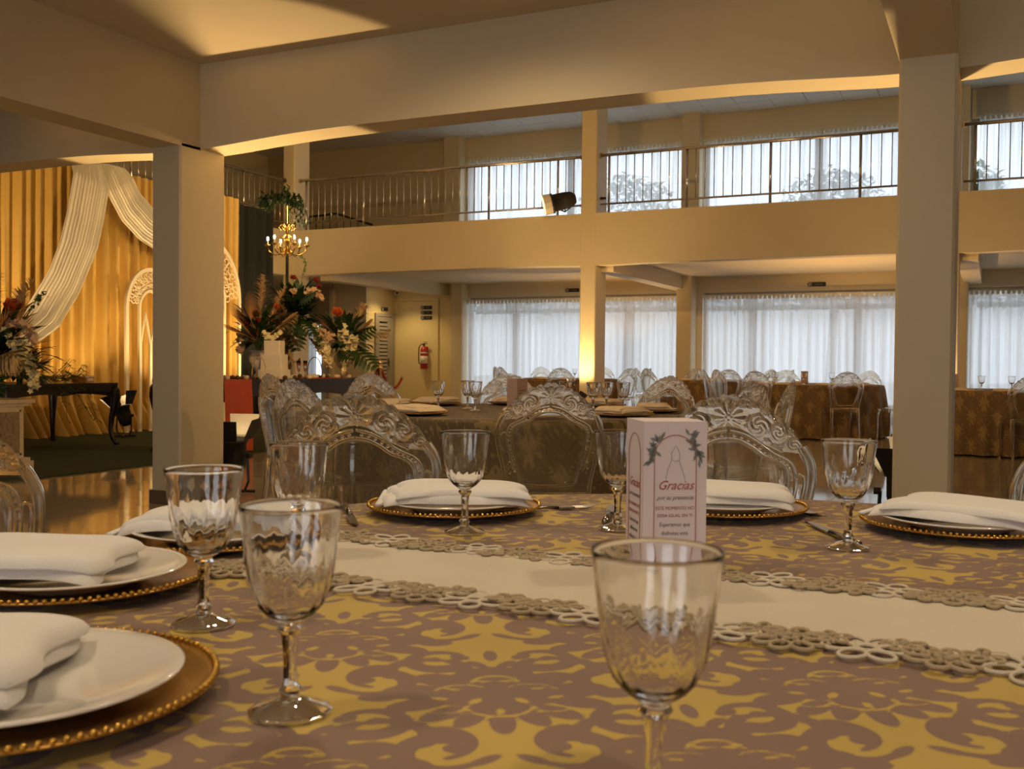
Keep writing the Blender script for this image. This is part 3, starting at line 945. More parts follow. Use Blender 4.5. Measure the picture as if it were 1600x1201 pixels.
swag([((X - 0.1, 9.56, 3.66), (X - 0.1, 10.16, 3.70)), ((X, 9.53, 3.50), (X, 10.11, 3.32)), ((X, 9.42, 2.97), (X, 10.02, 2.9)), ((X + 0.03, 9.28, 2.55), (X + 0.03, 9.89, 2.51)), ((X + 0.04, 9.10, 2.15), (X + 0.04, 9.58, 1.89)), ((X + 0.03, 8.80, 1.70), (X + 0.03, 9.27, 1.43)), ((X, 8.45, 1.35), (X, 8.7, 1.05))],
     'white_drape', 'ivory swag sweeping down to the left flower urn')
swag([((X - 0.1, 10.50, 3.72), (X - 0.1, 9.98, 3.72)), ((X + 0.01, 10.53, 3.60), (X + 0.01, 10.10, 3.30)), ((X + 0.03, 10.63, 3.40), (X + 0.03, 10.33, 2.96)), ((X + 0.05, 10.89, 3.19), (X + 0.05, 10.63, 2.73)), ((X + 0.06, 11.25, 3.08), (X + 0.06, 10.92, 2.61)), ((X + 0.05, 11.7, 3.12), (X + 0.05, 11.6, 2.66)), ((X, 12.3, 3.5), (X, 12.25, 3.0))],
     'white_drape', 'ivory swag curving away behind the left column')

# ---- carved arch panels
def arch_panel(yc, hw, h, label, xc=-10.85, band=0.10, lancets=2):
    t = thing('carved_arch', label, 'arch', (xc, yc, 0.0145), 0, 'carved ivory arch screens')
    n = 26
    def outl(w, hh):
        pts = [(-w, 0.0)]
        hs = hh - w * 1.25
        for i in range(n + 1):
            a = PI - PI * i / n
            pts.append((w * math.cos(a), hs + 1.25 * w * math.sin(a)))
        pts.append((w, 0.0))
        return pts
    A, B = outl(hw, h), outl(hw - 0.05, h - 0.055)
    def strip(P, Q, th):
        mb = MB()
        vs, fs = [], []
        for (a, b), (c, d) in zip(P, Q):
            vs += [(-th, a, b), (-th, c, d), (th, c, d), (th, a, b)]
        for i in range(len(P) - 1):
            for k in range(4):
                fs.append((4 * i + k, 4 * i + (k + 1) % 4, 4 * i + 4 + (k + 1) % 4, 4 * i + 4 + k))
        return mb.add(vs, fs)
    strip(A, B, 0.02).build('outer_band', 'arch_white', t)
    C, D = outl(hw - 0.05 - band * 1.9, h - 0.05 - band * 2.6), outl(hw - 0.08 - band * 1.9, h - 0.08 - band * 2.7)
    strip(C, D, 0.02).build('inner_band', 'arch_white', t)
    rng = random.Random(int(yc * 10))
    fil = MB()
    for i in range(3, n + 1):
        for q in range(3):
            f = 0.2 + 0.3 * q
            p = Vector((0, B[i][0] + (C[i][0] - B[i][0]) * f, B[i][1] + (C[i][1] - B[i][1]) * f))
            r = 0.034 * (band / 0.1)
            a0 = rng.uniform(0, 6.28)
            sg = rng.choice((-1, 1))
            path = []
            for k in range(10):
                a = a0 + sg * k * 0.62
                rr = r * (1.25 - k * 0.10)
                path.append(p + Vector((0, rr * math.cos(a), rr * math.sin(a))))
            fil.tube(path, [0.012 * (1 - k * 0.05) for k in range(10)], 5)
    o = fil.build('pierced_scrollwork', 'arch_white', t, smooth=True)
    if lancets:
        w = (hw - 0.08 - band * 1.9)
        for s in (-1, 1):
            y0 = 0.0 if s > 0 else -w
            y1 = w if s > 0 else 0.0
            ym = (y0 + y1) / 2
            zt = h * 0.72
            path = [(0, y0 + 0.01, 0.0), (0, y0 + 0.01, zt - 0.42), (0, y0 + 0.05, zt - 0.2), (0, ym, zt), (0, y1 - 0.05, zt - 0.2), (0, y1 - 0.01, zt - 0.42), (0, y1 - 0.01, 0.0)]
            MB().tube(path, 0.02, 6).build('lancet_rib', 'arch_white', t)
    return t
arch_panel(10.72, 0.46, 2.32, 'lower carved ivory arch screen left of the cake table')
arch_panel(11.95, 0.78, 2.92, 'taller carved ivory arch screen behind the cake flowers', band=0.16, xc=-10.95)

# ---- carved pedestal with urn, left edge
def turned(prof, n, nm, m, parent, loc=(0, 0, 0)):
    o = MB().lathe(prof, n).build(nm, m, parent, smooth=True)
    o.location = loc
    return o
ped = thing('carved_pedestal', 'square ivory pedestal with carved floral panels on the green carpet', 'pedestal', (-8.08, 6.10, 0.015), 0)
MB().rbox((0, 0, 0.05), (0.50, 0.50, 0.10), 0.01).rbox((0, 0, 0.115), (0.46, 0.46, 0.03), 0.01).build('plinth', 'stone', ped)
shaft = MB().rbox((0, 0, 0.36), (0.40, 0.40, 0.47), 0.03).build('shaft', 'stone', ped)
MB().rbox((0, 0, 0.61), (0.45, 0.45, 0.03), 0.01).rbox((0, 0, 0.64), (0.52, 0.52, 0.035), 0.012).build('cap', 'stone', ped)
for k in range(4):
    a = k * PI / 2
    rng = random.Random(k)
    pm = MB().box((0, -0.205, 0.36), (0.24, 0.012, 0.37))
    for i in range(46):
        x, z = rng.uniform(-0.10, 0.10), rng.uniform(0.20, 0.52)
        pm.ball((x, -0.212, z), rng.uniform(0.012, 0.026), 6, 4, (1, 0.5, 1))
    cs, sn = math.cos(a), math.sin(a)
    pm.v = [(x * cs - y * sn, x * sn + y * cs, z) for x, y, z in pm.v]
    pm.build('carved_panel', 'stone_carved', shaft)
    fm = MB()
    for x in (-0.13, 0.13):
        fm.box((x, -0.206, 0.36), (0.018, 0.02, 0.41))
    for z in (0.165, 0.555):
        fm.box((0, -0.206, z), (0.278, 0.02, 0.018))
    fm.v = [(x * cs - y * sn, x * sn + y * cs, z) for x, y, z in fm.v]
    fm.build('panel_moulding', 'stone', shaft)

def urn(loc, label, s=1.0, m='stone'):
    t = thing('urn_vase', label, 'vase', loc, 0, 'classical urn vases')
    def flute(a, z, r):
        return r * (1 + 0.05 * math.cos(14 * a)) if 0.16 * s < z < 0.34 * s else r
    MB().lathe([(r * s, z * s) for r, z in [(0, 0), (0.09, 0), (0.09, 0.02), (0.07, 0.035), (0.035, 0.07), (0.03, 0.10), (0.05, 0.115), (0.045, 0.13)]], 24).build('foot', m, t, smooth=True)
    MB().lathe([(r * s, z * s) for r, z in [(0.045, 0.13), (0.085, 0.17), (0.11, 0.23), (0.115, 0.29), (0.10, 0.34), (0.085, 0.37), (0.10, 0.40), (0.12, 0.41), (0.115, 0.425), (0.09, 0.41), (0.07, 0.36), (0.0, 0.30)]], 42, fn=flute).build('bowl', m, t, smooth=True)
    for sg in (-1, 1):
        MB().tube([(sg * 0.10 * s, 0, 0.22 * s), (sg * 0.15 * s, 0, 0.25 * s), (sg * 0.155 * s, 0, 0.33 * s), (sg * 0.12 * s, 0, 0.37 * s), (sg * 0.09 * s, 0, 0.35 * s)], 0.010 * s, 6).build('handle', m, t, smooth=True)
    return t

# ---- flowers
def rose_mb(mb, c, r, rng, d=(0, 0, 1)):
    q = Vector(d).to_track_quat('Z', 'Y').to_matrix()
    for ring, (n, rr, tilt, L) in enumerate([(3, 0.12, 1.35, 0.75), (4, 0.28, 1.15, 0.85), (5, 0.42, 0.85, 0.9), (6, 0.55, 0.5, 0.9)]):
        for i in range(n):
            a = 2 * PI * i / n + ring * 0.7
            base = Vector((rr * 0.5 * r * math.cos(a), rr * 0.5 * r * math.sin(a), -0.35 * r))
            dirv = Vector((math.cos(a) * math.cos(tilt), math.sin(a) * math.cos(tilt), math.sin(tilt)))
            tmp = MB()
            tmp.leaf(base, dirv, L * r, 0.95 * r, -0.25, up=(-math.cos(a) * math.sin(tilt), -math.sin(a) * math.sin(tilt), math.cos(tilt)), seg=4)
            mb.add([tuple(q @ Vector(v) + Vector(c)) for v in tmp.v], tmp.f)
    mb.ball(c, r * 0.35, 6, 4)
def blossom_mb(mb, c, r, rng):
    d = Vector((rng.uniform(-0.3, 1), rng.uniform(-1, 0.2), rng.uniform(-0.3, 0.8))).normalized()
    a = d.orthogonal().normalized()
    b = d.cross(a)
    for i in range(5):
        w = 2 * PI * i / 5
        dv = a * math.cos(w) + b * math.sin(w) + d * 0.25
        mb.leaf(c, dv, r, r * 0.75, 0.1, up=tuple(d), seg=2)
def spray_mb(mb, path, n, r, rng):
    P = [Vector(p) for p in path]
    for i in range(n):
        t = i / max(1, n - 1) * (len(P) - 1)
        k = min(int(t), len(P) - 2)
        p = P[k].lerp(P[k + 1], t - k) + Vector((rng.uniform(-1, 1), rng.uniform(-1, 1), rng.uniform(-1, 1))) * r * 0.9
        blossom_mb(mb, p, r * rng.uniform(0.7, 1.15), rng)
def plume_mb(mb, base, d, L, W, rng, n=190):
    d = Vector(d).normalized()
    a = d.orthogonal().normalized()
    b = d.cross(a)
    mb.tube([base, tuple(Vector(base) + d * L * 0.6)], 0.004, 4)
    for i in range(n):
        t = rng.uniform(0.3, 1.0)
        w = rng.uniform(0, 6.28)
        p = Vector(base) + d * L * t
        k = math.sin(PI * min(1, (t - 0.25) / 0.8)) * 0.8 + 0.2
        dv = d * 0.9 + (a * math.cos(w) + b * math.sin(w)) * 0.7
        mb.leaf(tuple(p), tuple(dv), W * k * 1.5, W * 0.15, 0.5, seg=2)
def fan_palm_mb(mb, base, d, L, rng, n=17, spread=1.5):
    d = Vector(d).normalized()
    a = Vector((-d.y, d.x, 0))
    a = a.normalized() if a.length > 0.01 else Vector((1, 0, 0))
    for i in range(n):
        w = (i / (n - 1) - 0.5) * spread
        dv = d * math.cos(w) + a * math.sin(w)
        mb.leaf(base, tuple(dv), L * (0.8 + 0.2 * math.cos(w)), 0.042, 0.05, up=tuple(d.cross(a)), seg=3)
def monstera_mb(mb, base, d, L, W):
    """deeply cut broad leaf built from blade lobes along a midrib"""
    d = Vector(d).normalized()
    s = d.cross(Vector((0.3, -0.6, 0.8))).normalized()
    up = s.cross(d).normalized()
    mb.tube([base, tuple(Vector(base) + d * L)], 0.004, 4)
    for i in range(7):
        t = 0.12 + 0.13 * i
        w = W * math.sin(PI * min(0.95, t * 0.8 + 0.15)) * 0.62
        p = Vector(base) + d * L * t
        for sg in (-1, 1):
            mb.leaf(tuple(p), tuple(s * sg + d * 0.55), w, 0.11 * L, 0.25, up=tuple(up), seg=3)
def arrangement(loc, label, R, H, seed, roses, sprays, plumes, palms, monst, nleaf, leafm='leaf'):
    t = thing('flower_arrangement', label, 'flowers', loc, 0, 'stage flower arrangements')
    rng = random.Random(seed)
    fo = MB()
    for i in range(int(nleaf * 2.4)):
        a, b = rng.uniform(0, 2 * PI), rng.uniform(-0.25, 1.4)
        r = rng.uniform(0.1, 0.85)
        p = (R * r * math.cos(a) * math.cos(b * 0.8), R * r * math.sin(a) * math.cos(b * 0.8), H * 0.12 + H * 0.65 * r * math.sin(max(0, b)))
        fo.leaf(p, (math.cos(a) * math.cos(b), math.sin(a) * math.cos(b), math.sin(b) + 0.1), R * rng.uniform(0.28, 0.55), R * rng.uniform(0.11, 0.22), rng.uniform(0.1, 0.6), seg=3)
    fo.tube([(0, 0, -0.12), (0, 0, H * 0.4)], [0.03, R * 0.12], 6)
    o = fo.build('foliage', leafm, t)
    o['kind'] = 'stuff'
    for (x, y, z, r, m) in roses:
        mb = MB()
        rose_mb(mb, (x, y, z), r, rng, (x * 0.5 + 0.5, y * 0.5 - 0.4, 0.6))
        mb.tube([(x, y, z - r * 0.5), (x * 0.3, y * 0.3, 0.1)], 0.004, 4)
        mb.build('rose', m, t)
    for (path, n, r, m) in sprays:
        mb = MB()
        mb.tube([(0, 0, 0.05)] + list(path), 0.004, 4)
        spray_mb(mb, path, int(n * 1.9), r * 1.12, rng)
        mb.build('blossom_spray', m, t)
    for (b, d, L, W, m) in plumes:
        mb = MB()
        plume_mb(mb, b, d, L, W, rng)
        mb.build('pampas_plume', m, t)
    for (b, d, L, m) in palms:
        mb = MB()
        fan_palm_mb(mb, b, d, L, rng)
        mb.build('palm_fan', m, t)
    for (b, d, L, W) in monst:
        mb = MB()
        monstera_mb(mb, b, d, L, W)
        mb.build('monstera_leaf', 'leaf', t)
    return t
# image-plane axes on the stage: right in the picture is (0.90,0.43), nearer is (0.43,-0.90)
def V(r, u, n=0.0):
    return (0.90 * r + 0.43 * n, 0.43 * r - 0.90 * n, u)

urn((-8.08, 6.10, 0.673), 'pale urn on the carved pedestal at the left edge', 0.62)
arrangement((-8.08, 6.10, 0.90), 'large bouquet with an orange rose on the carved pedestal', 0.50, 0.75, 11,
    [V(0.27, 0.60, 0.15) + (0.085, 'rose'), V(0.02, 0.5, 0.3) + (0.06, 'rose_dark')],
    [([V(0.22, 0.45, .15), V(0.36, 0.42, .15), V(0.46, 0.30, .15)], 26, 0.035, 'blossom_pink'),
     ([V(0.20, 0.40, .2), V(0.32, 0.22, .2), V(0.42, 0.05, .2)], 30, 0.035, 'blossom'),
     ([V(0.30, 0.30, .1), V(0.42, 0.05, .1), V(0.44, -0.12, .1)], 26, 0.032, 'blossom'),
     ([V(0.36, 0.58, .0), V(0.42, 0.68, .0), V(0.50, 0.72, .0)], 9, 0.025, 'leaf2')],
    [(V(0.0, 0.2, .1), V(0.12, 0.5, .1), 0.75, 0.10, 'pampas'), (V(0.05, 0.2, .1), V(0.3, 0.5, 0), 0.72, 0.09, 'pampas'), (V(0.05, 0.10, .2), V(0.35, 0.06, .2), 0.42, 0.12, 'pampas')],
    [(V(0.1, 0.2, 0), V(0.22, 0.6, 0), 0.5, 'palm_dry')],
    [(V(0.0, 0.2, .2), V(-0.3, 0.5, .2), 0.45, 0.3), (V(0.0, 0.1, .3), V(0.15, 0.35, .3), 0.4, 0.3), (V(0.0, 0.05, .25), V(0.25, -0.25, .2), 0.42, 0.3)], 150)

# ---- dark console table with cabriole legs
def cabriole(mb, x, y, h, sx, sy, flip=1):
    path, rad = [], []
    for t, off, r in [(0.0, 0.055, 0.040), (0.04, 0.05, 0.032), (0.10, 0.012, 0.024), (0.25, -0.012, 0.026), (0.45, 0.0, 0.034), (0.65, 0.03, 0.045), (0.82, 0.048, 0.056), (0.92, 0.04, 0.060), (1.0, 0.012, 0.052)]:
        path.append((x + sx * off, y + sy * off, h * t))
        rad.append(r)
    return mb.tube(path, rad, 10)
def period_table(loc, lx, ly, h, label, apron=0.11):
    t = thing('period_table', label, 'table', loc, 0)
    mb = MB().rbox((0, 0, h - 0.017), (lx, ly, 0.034), 0.05).rbox((0, 0, h - 0.045), (lx - 0.05, ly - 0.05, 0.022), 0.04)
    mb.build('tabletop', 'dark_wood', t)
    n = 24
    for s in (-1, 1):
        for ax in (0, 1):
            L = (lx if ax == 0 else ly) / 2 - 0.07
            off = (ly if ax == 0 else lx) / 2 - 0.05
            vs, fs = [], []
            for i in range(n + 1):
                u = -1 + 2 * i / n
                zb = h - 0.056 - apron * (0.55 + 0.45 * abs(u) ** 2.5 + 0.25 * math.exp(-(u / 0.18) ** 2))
                for q in (-0.012, 0.012):
                    p = (u * L, s * off + q) if ax == 0 else (s * off + q, u * L)
                    vs += [(p[0], p[1], zb), (p[0], p[1], h - 0.056)]
            for i in range(n):
                a = 4 * i
                fs += [(a, a + 1, a + 5, a + 4), (a + 6, a + 7, a + 3, a + 2), (a, a + 4, a + 6, a + 2)]
            MB().add(vs, fs).build('apron', 'dark_wood', t)
    for sx in (-1, 1):
        for sy in (-1, 1):
            cabriole(MB(), sx * (lx / 2 - 0.075), sy * (ly / 2 - 0.075), h - 0.05, sx * 0.7, sy * 0.7).build('leg', 'dark_wood', t, smooth=True)
    return t
period_table((-10.0, 8.05, 0.019), 1.15, 1.6, 0.736, 'dark console table with curved cabriole legs before the gold drapes')
fern = thing('fern_garland', 'feathery fern garland trailing over the dark console table', 'plant', (-9.62, 8.1, 0.757))
_rng = random.Random(4)
for k in range(9):
    mb = MB()
    a = _rng.uniform(-0.6, 0.9)
    hang = k % 3 == 0
    pts = [Vector((0.0, 0.05 * k - 0.25, 0.03)), Vector((0.12 if hang else 0.02, 0.05 * k - 0.2, 0.07)), Vector((0.24 if hang else 0.04, 0.05 * k - 0.1, -0.1 if hang else 0.10)), Vector((0.28 if hang else 0.02, 0.05 * k - 0.05 + a * 0.2, -0.42 if hang else 0.2 + 0.1 * a))]
    mb.tube(pts, 0.003, 4)
    for i in range(46):
        t = i / 45 * 3
        j = min(int(t), 2)
        p = pts[j].lerp(pts[j + 1], t - j)
        mb.leaf(tuple(p), (_rng.uniform(-0.6, 0.6), (1 if i % 2 else -1), _rng.uniform(-0.4, 0.4)), 0.10, 0.02, 0.2, seg=2)
    mb.build('frond', 'leaf2', fern)
arrangement((-9.8, 7.75, 0.80), 'low spray of dark leaves on the console table', 0.34, 0.36, 21, [], [([V(-.05, .12, .1), V(.1, .2, .1)], 12, 0.025, 'blossom_pink')], [(V(0, .05, 0), V(.2, .3, 0), .34, .06, 'palm_dry')], [(V(.05, .03, .1), V(.45, .35, 0), .36, 'palm_dry')], [], 120)
bk = thing('keepsake_box', 'small tan box with white label on the console table', 'box', (-9.72, 8.55, 0.757), 0.2)
MB().rbox((0, 0, 0.03), (0.2, 0.15, 0.06), 0.006).build('body', 'palm_dry', bk)
MB().rbox((0, 0, 0.068), (0.205, 0.155, 0.016), 0.006).build('lid', 'treat', bk)
MB().box((0.1025, 0, 0.035), (0.004, 0.1, 0.03)).build('paper_label', 'label_white', bk)

# ---- cake table
TX, TY, TZ = -7.95, 9.75, 0.82
period_table((TX, TY, 0.019), 0.95, 2.9, TZ - 0.019, 'long black carved cake table beside the left column', apron=0.2)
cr = thing('table_runner', 'burnt orange cloth runner hanging over the cake table', 'runner', (0, 0, 0))
MB().bb(TX - 0.3, TX + 0.487, 8.42, 8.87, TZ + 0.001, TZ + 0.006).build('top_cloth', 'orange', cr)
def _drop(u, v):
    return (TX + 0.488 + 0.02 * math.sin(v * 2.2) + 0.006 * math.sin(u * 14) * v, 8.42 + 0.45 * u, TZ + 0.006 - (TZ - 0.03) * v)
MB().grid(_drop, 18, 14).build('front_drop', 'orange', cr, smooth=True)
MB().bb(TX - 0.35, TX + 0.45, 10.0, 10.75, TZ + 0.001, TZ + 0.005).build('side_cloth', 'orange', cr)
ck = thing('wedding_cake', 'three tiered square white cake on the cake table', 'cake', (-7.77, 9.64, TZ), 0.35)
for z0, z1, w in ((0.0, 0.02, 0.34), (0.02, 0.11, 0.30), (0.11, 0.29, 0.255), (0.29, 0.455, 0.195)):
    MB().rbox((0, 0, (z0 + z1) / 2), (w, w, z1 - z0), 0.008).build('cake_board' if z0 == 0 else 'cake_tier', 'alu_white' if z0 == 0 else 'cake', ck)
urn((-8.15, 9.80, TZ), 'pale fluted urn beside the white cake', 0.8, 'cake')
arrangement((-8.15, 9.80, TZ + 0.36), 'tall dried palm bouquet behind the white cake', 0.34, 0.7, 31,
    [V(0.0, 0.43, .1) + (0.05, 'rose_dark'), V(-0.10, 0.30, .15) + (0.045, 'rose_dark'), V(0.24, 0.52, .05) + (0.045, 'rose'), V(0.05, 0.35, .2) + (0.04, 'rose_dark')],
    [([V(-.22, .18, .1), V(-.16, .05, .15), V(-.20, -.05, .1)], 24, .028, 'blossom_pink'), ([V(.1, .2, .2), V(.2, .12, .2), V(.32, .2, .15)], 26, .025, 'blossom'), ([V(.12, .08, .2), V(.2, .0, .2), V(.22, -.08, .2)], 20, .025, 'blossom_pink')],
    [(V(0, .15, 0), V(.05, .6, 0), .75, .09, 'pampas'), (V(.05, .15, 0), V(.28, .6, 0), .68, .08, 'pampas'), (V(.1, .15, 0), V(.5, .38, 0), .45, .08, 'pampas')],
    [(V(-.02, .1, .05), V(-.3, .55, 0), .62, 'palm_dry'), (V(0, .1, .1), V(-.55, .3, 0), .5, 'palm_dry'), (V(.02, .1, 0), V(-.1, .7, 0), .62, 'palm_dry')],
    [(V(0, .1, .15), V(.2, -.02, .2), .25, .2)], 90)
# trailing bronze foliage right of the bouquet
bz = thing('flower_arrangement', 'bronze dried foliage cascade between cake and right urn', 'flowers', (-8.22, 10.30, TZ + 0.006), 0, 'stage flower arrangements')
mb = MB()
_rng = random.Random(9)
for i in range(190):
    t = _rng.random()
    p = V(_rng.gauss(0.0, 0.09), 0.1 + 0.85 * t, _rng.gauss(0, .06))
    mb.leaf(p, (_rng.uniform(-1, 1), _rng.uniform(-1, 1), _rng.uniform(-1, .6)), .12, .05, .3, seg=2)
mb.tube([(0, 0, 0), (0, 0, .9)], .01, 5)
mb.build('foliage', 'bronze_leaf', bz)['kind'] = 'stuff'
# right urn at the far end of the table
urn((-7.72, 10.98, TZ), 'pale urn at the far end of the cake table', 0.85)
arrangement((-7.72, 10.98, TZ + 0.38), 'cream orchid bouquet with one orange rose by the doorway', 0.40, 0.55, 41,
    [V(-0.05, 0.47, .15) + (0.085, 'rose')],
    [([V(-.33, .28, .1), V(-.28, .12, .2), V(-.22, -.1, .25)], 34, .042, 'blossom'), ([V(0.02, .3, .2), V(.05, .15, .25), V(.08, -.02, .25)], 34, .042, 'blossom'), ([V(-.18, .05, .3), V(-.16, -.1, .3), V(-.14, -.22, .3)], 26, .04, 'blossom'), ([V(.1, .15, .2), V(.2, .1, .2), V(.12, -.15, .25)], 26, .04, 'blossom'), ([V(-.25, .2, .2), V(-.1, .12, .3)], 16, .04, 'blossom_pink'), ([V(0.06, -0.1, .28), V(.07, -.24, .28), V(.04, -.32, .28)], 16, .032, 'blossom')],
    [(V(.05, .15, 0), V(.28, .45, 0), .48, .11, 'pampas'), (V(.05, .1, 0), V(.6, .15, 0), .58, .09, 'pampas'), (V(.05, .1, 0), V(.38, .3, 0), .4, .1, 'pampas')],
    [(V(-.05, .15, 0), V(-.4, .42, 0), .4, 'palm_dry')],
    [(V(.1, .05, .1), V(.36, -.3, .1), .48, .36), (V(.12, .12, .1), V(.4, .2, 0), .36, .26), (V(-.05, .1, .1), V(-.3, .1, .2), .34, .26), (V(0, 0, .2), V(.2, -.12, .3), .4, .3)], 110)
# sweets, baskets, flutes on the cake table
def basket(loc, label, h, w, m='brass', tiers=False):
    t = thing('sweet_basket', label, 'basket', loc, 0.4, 'small metal sweet baskets')
    z0 = 0.16 if tiers else 0.0
    if tiers:
        turned([(0, 0), (0.05, 0), (0.05, 0.008), (0.008, 0.015), (0.008, 0.16)], 12, 'stem', m, t)
    turned([(0, z0), (w * 0.4, z0), (w * 0.5, z0 + 0.03), (w * 0.48, z0 + 0.03), (w * 0.38, z0 + 0.006), (0, z0 + 0.006)], 16, 'dish', m, t)
    MB().tube([(-w * 0.47, 0, z0 + 0.02)] + [(w * 0.47 * math.cos(PI - PI * k / 10), 0, z0 + 0.05 + (h - 0.05) * math.sin(PI * k / 10)) for k in range(11)] + [(w * 0.47, 0, z0 + 0.02)], 0.006, 6).build('handle', m, t, smooth=True)
    return t
basket((-7.75, 8.55, TZ + 0.0065), 'tiered gilt sweet stand with hoop handle by the column', 0.22, 0.17, tiers=True)
basket((-7.70, 9.28, TZ), 'gilt hoop handled basket just left of the cake', 0.26, 0.18)
basket((-7.95, 10.12, TZ + 0.0055), 'dark bronze hoop basket right of the flutes', 0.30, 0.20, 'palm_dry')
basket((-7.70, 10.34, TZ + 0.0055), 'black hoop basket beside the right urn', 0.26, 0.20, 'black')
_rng = random.Random(15)
_used = []
_swlab = ['round cream sweet', 'round chocolate sweet']
n_sw = 0
for k in range(400):
    x, y = _rng.uniform(-7.95, -7.5), _rng.uniform(8.5, 10.9)
    if any((x - a) ** 2 + (y - b) ** 2 < 0.0049 for a, b in _used):
        continue
    if any((x - a) ** 2 + (y - b) ** 2 < r * r for a, b, r in ((-7.80, 9.62, .27), (-7.75, 8.55, .13), (-7.70, 9.28, .13), (-7.95, 10.12, .15), (-7.70, 10.34, .15), (-7.72, 10.98, .14), (-7.58, 9.86, .07), (-7.58, 9.99, .07), (-8.15, 9.8, .14))):
        continue
    on = 8.42 < y < 8.87 or 10.0 < y < 10.75
    _used.append((x, y))
    ch = _rng.random() < 0.3
    o = MB().lathe([(0, 0), (0.022, 0), (0.03, 0.018), (0.026, 0.032), (0.012, 0.042), (0, 0.044)], 10).build('sweet', 'treat_dark' if ch else 'treat', smooth=True)
    o.location = (x, y, TZ + (0.0065 if on else 0.0))
    tag(o, ('small chocolate sweet' if ch else 'small cream sweet') + ' set out along the cake table', 'sweet', 'chocolate sweets' if ch else 'cream sweets')
    n_sw += 1
    if n_sw >= 46:
        break
# champagne flutes
fl = thing('champagne_flute', 'left champagne flute beside the cake', 'glass', (-7.58, 9.86, TZ), 0, 'champagne flutes on the cake table')
turned([(0, 0), (0.028, 0), (0.028, 0.003), (0.005, 0.008), (0.004, 0.08)], 14, 'stem', 'glass', fl)
turned([(0.004, 0.08), (0.018, 0.10), (0.024, 0.15), (0.026, 0.22), (0.0245, 0.22), (0.0225, 0.15), (0.016, 0.105), (0, 0.09)], 14, 'bowl', 'glass', fl)
dup(fl, (-7.58, 9.99, TZ), 0, 'right champagne flute beside the cake')
# hanging stand: pole with arm, greenery, chandelier, tall bouquet
sd = thing('floral_stand', 'slim black floor stand carrying flowers and the chandelier', 'stand', (-8.60, 10.93, 0.015), 0)
MB().cyl((0, 0, 0.0), (0, 0, 3.05), 0.022, 10).build('pole', 'black', sd)
turned([(0, 0), (0.22, 0), (0.22, 0.015), (0.03, 0.03), (0.0, 0.03)], 20, 'base', 'black', sd)
MB().tube([(0, 0, 2.85), (0.05, -0.07, 3.04), (0.14, -0.19, 3.09), (0.25, -0.33, 3.09), (0.335, -0.425, 3.06)], 0.014, 8).build('arm', 'black', sd)
gr = thing('hanging_greenery', 'clump of dark green leaves above the chandelier', 'plant', (-8.32, 10.48, 3.09))
mb = MB()
_rng = random.Random(19)
for i in range(240):
    u = _rng.uniform(-0.30, 0.26)
    zc = 0.07 - 1.6 * u * u * (1 if u > 0 else 0.6) + _rng.gauss(0, .05)
    mb.leaf(V(u, zc, _rng.gauss(0, .06)), (_rng.uniform(-1, 1), _rng.uniform(-1, 1), _rng.uniform(-1, .5)), .09, .045, .3, seg=2)
for s in range(5):
    u0 = 0.05 + 0.05 * s
    for i in range(14):
        mb.leaf(V(u0 + .01 * i, .0 - .022 * i, .02), (_rng.uniform(-1, 1), _rng.uniform(-1, 1), -.5), .06, .03, .3, seg=2)
mb.build('foliage', 'leaf', gr)['kind'] = 'stuff'
MB().tube([V(-.28, -.02), V(0, .03), V(.24, -.12)], .008, 5).build('twig', 'bark', gr)
ch = thing('chandelier', 'small gilt chandelier with glowing candle bulbs', 'chandelier', (-8.265, 10.505, 2.38), 0.2)
turned([(0, 0.0), (0.012, 0.01), (0.03, 0.04), (0.018, 0.07), (0.014, 0.14), (0.03, 0.18), (0.04, 0.23), (0.022, 0.28), (0.012, 0.33), (0.02, 0.36), (0.026, 0.39), (0.01, 0.42), (0.0, 0.43)], 14, 'stem', 'gold', ch)
MB().cyl((0, 0, 0.42), (0, 0, 0.70), 0.005, 6).build('chain', 'gold', ch)
for k in range(6):
    a = 2 * PI * k / 6 + 0.3
    ca, sa = math.cos(a), math.sin(a)
    arm = MB().tube([(0.02 * ca, 0.02 * sa, 0.10), (0.08 * ca, 0.08 * sa, 0.03), (0.16 * ca, 0.16 * sa, 0.02), (0.23 * ca, 0.23 * sa, 0.06), (0.25 * ca, 0.25 * sa, 0.13)], 0.008, 6).build('arm', 'gold', ch, smooth=True)
    MB().tube([(0.02 * ca, 0.02 * sa, 0.38), (0.07 * ca, 0.07 * sa, 0.42), (0.11 * ca, 0.11 * sa, 0.38), (0.08 * ca, 0.08 * sa, 0.34)], 0.006, 6).build('scroll', 'gold', ch, smooth=True)
    MB().tube([(0.02 * ca, 0.02 * sa, 0.28), (0.09 * ca, 0.09 * sa, 0.22), (0.12 * ca, 0.12 * sa, 0.12), (0.07 * ca, 0.07 * sa, 0.06)], 0.005, 6).build('scroll', 'gold', ch, smooth=True)
    MB().lathe([(0, 0.13), (0.03, 0.135), (0.038, 0.15), (0.03, 0.145), (0.0, 0.14)], 12, (0.25 * ca, 0.25 * sa, 0)).build('drip_pan', 'gold', arm, smooth=True)
    MB().cyl((0.25 * ca, 0.25 * sa, 0.14), (0.25 * ca, 0.25 * sa, 0.20), 0.010, 8).build('candle', 'cake', arm)
    MB().ball((0.25 * ca, 0.25 * sa, 0.225), 0.013, 8, 6, (1, 1, 2.2)).build('bulb', 'bulb', arm, smooth=True)
    for q in range(4):
        MB().ball(((0.05 + 0.05 * q) * ca, (0.05 + 0.05 * q) * sa, 0.0 - 0.0 * q + (0.0 if q % 2 else 0.012)), 0.008, 6, 4).build('crystal_drop', 'glass', arm)
point('chandelier_glow', (0, 0, 0.30), 9, (1.0, 0.72, 0.38), 0.08, ch)
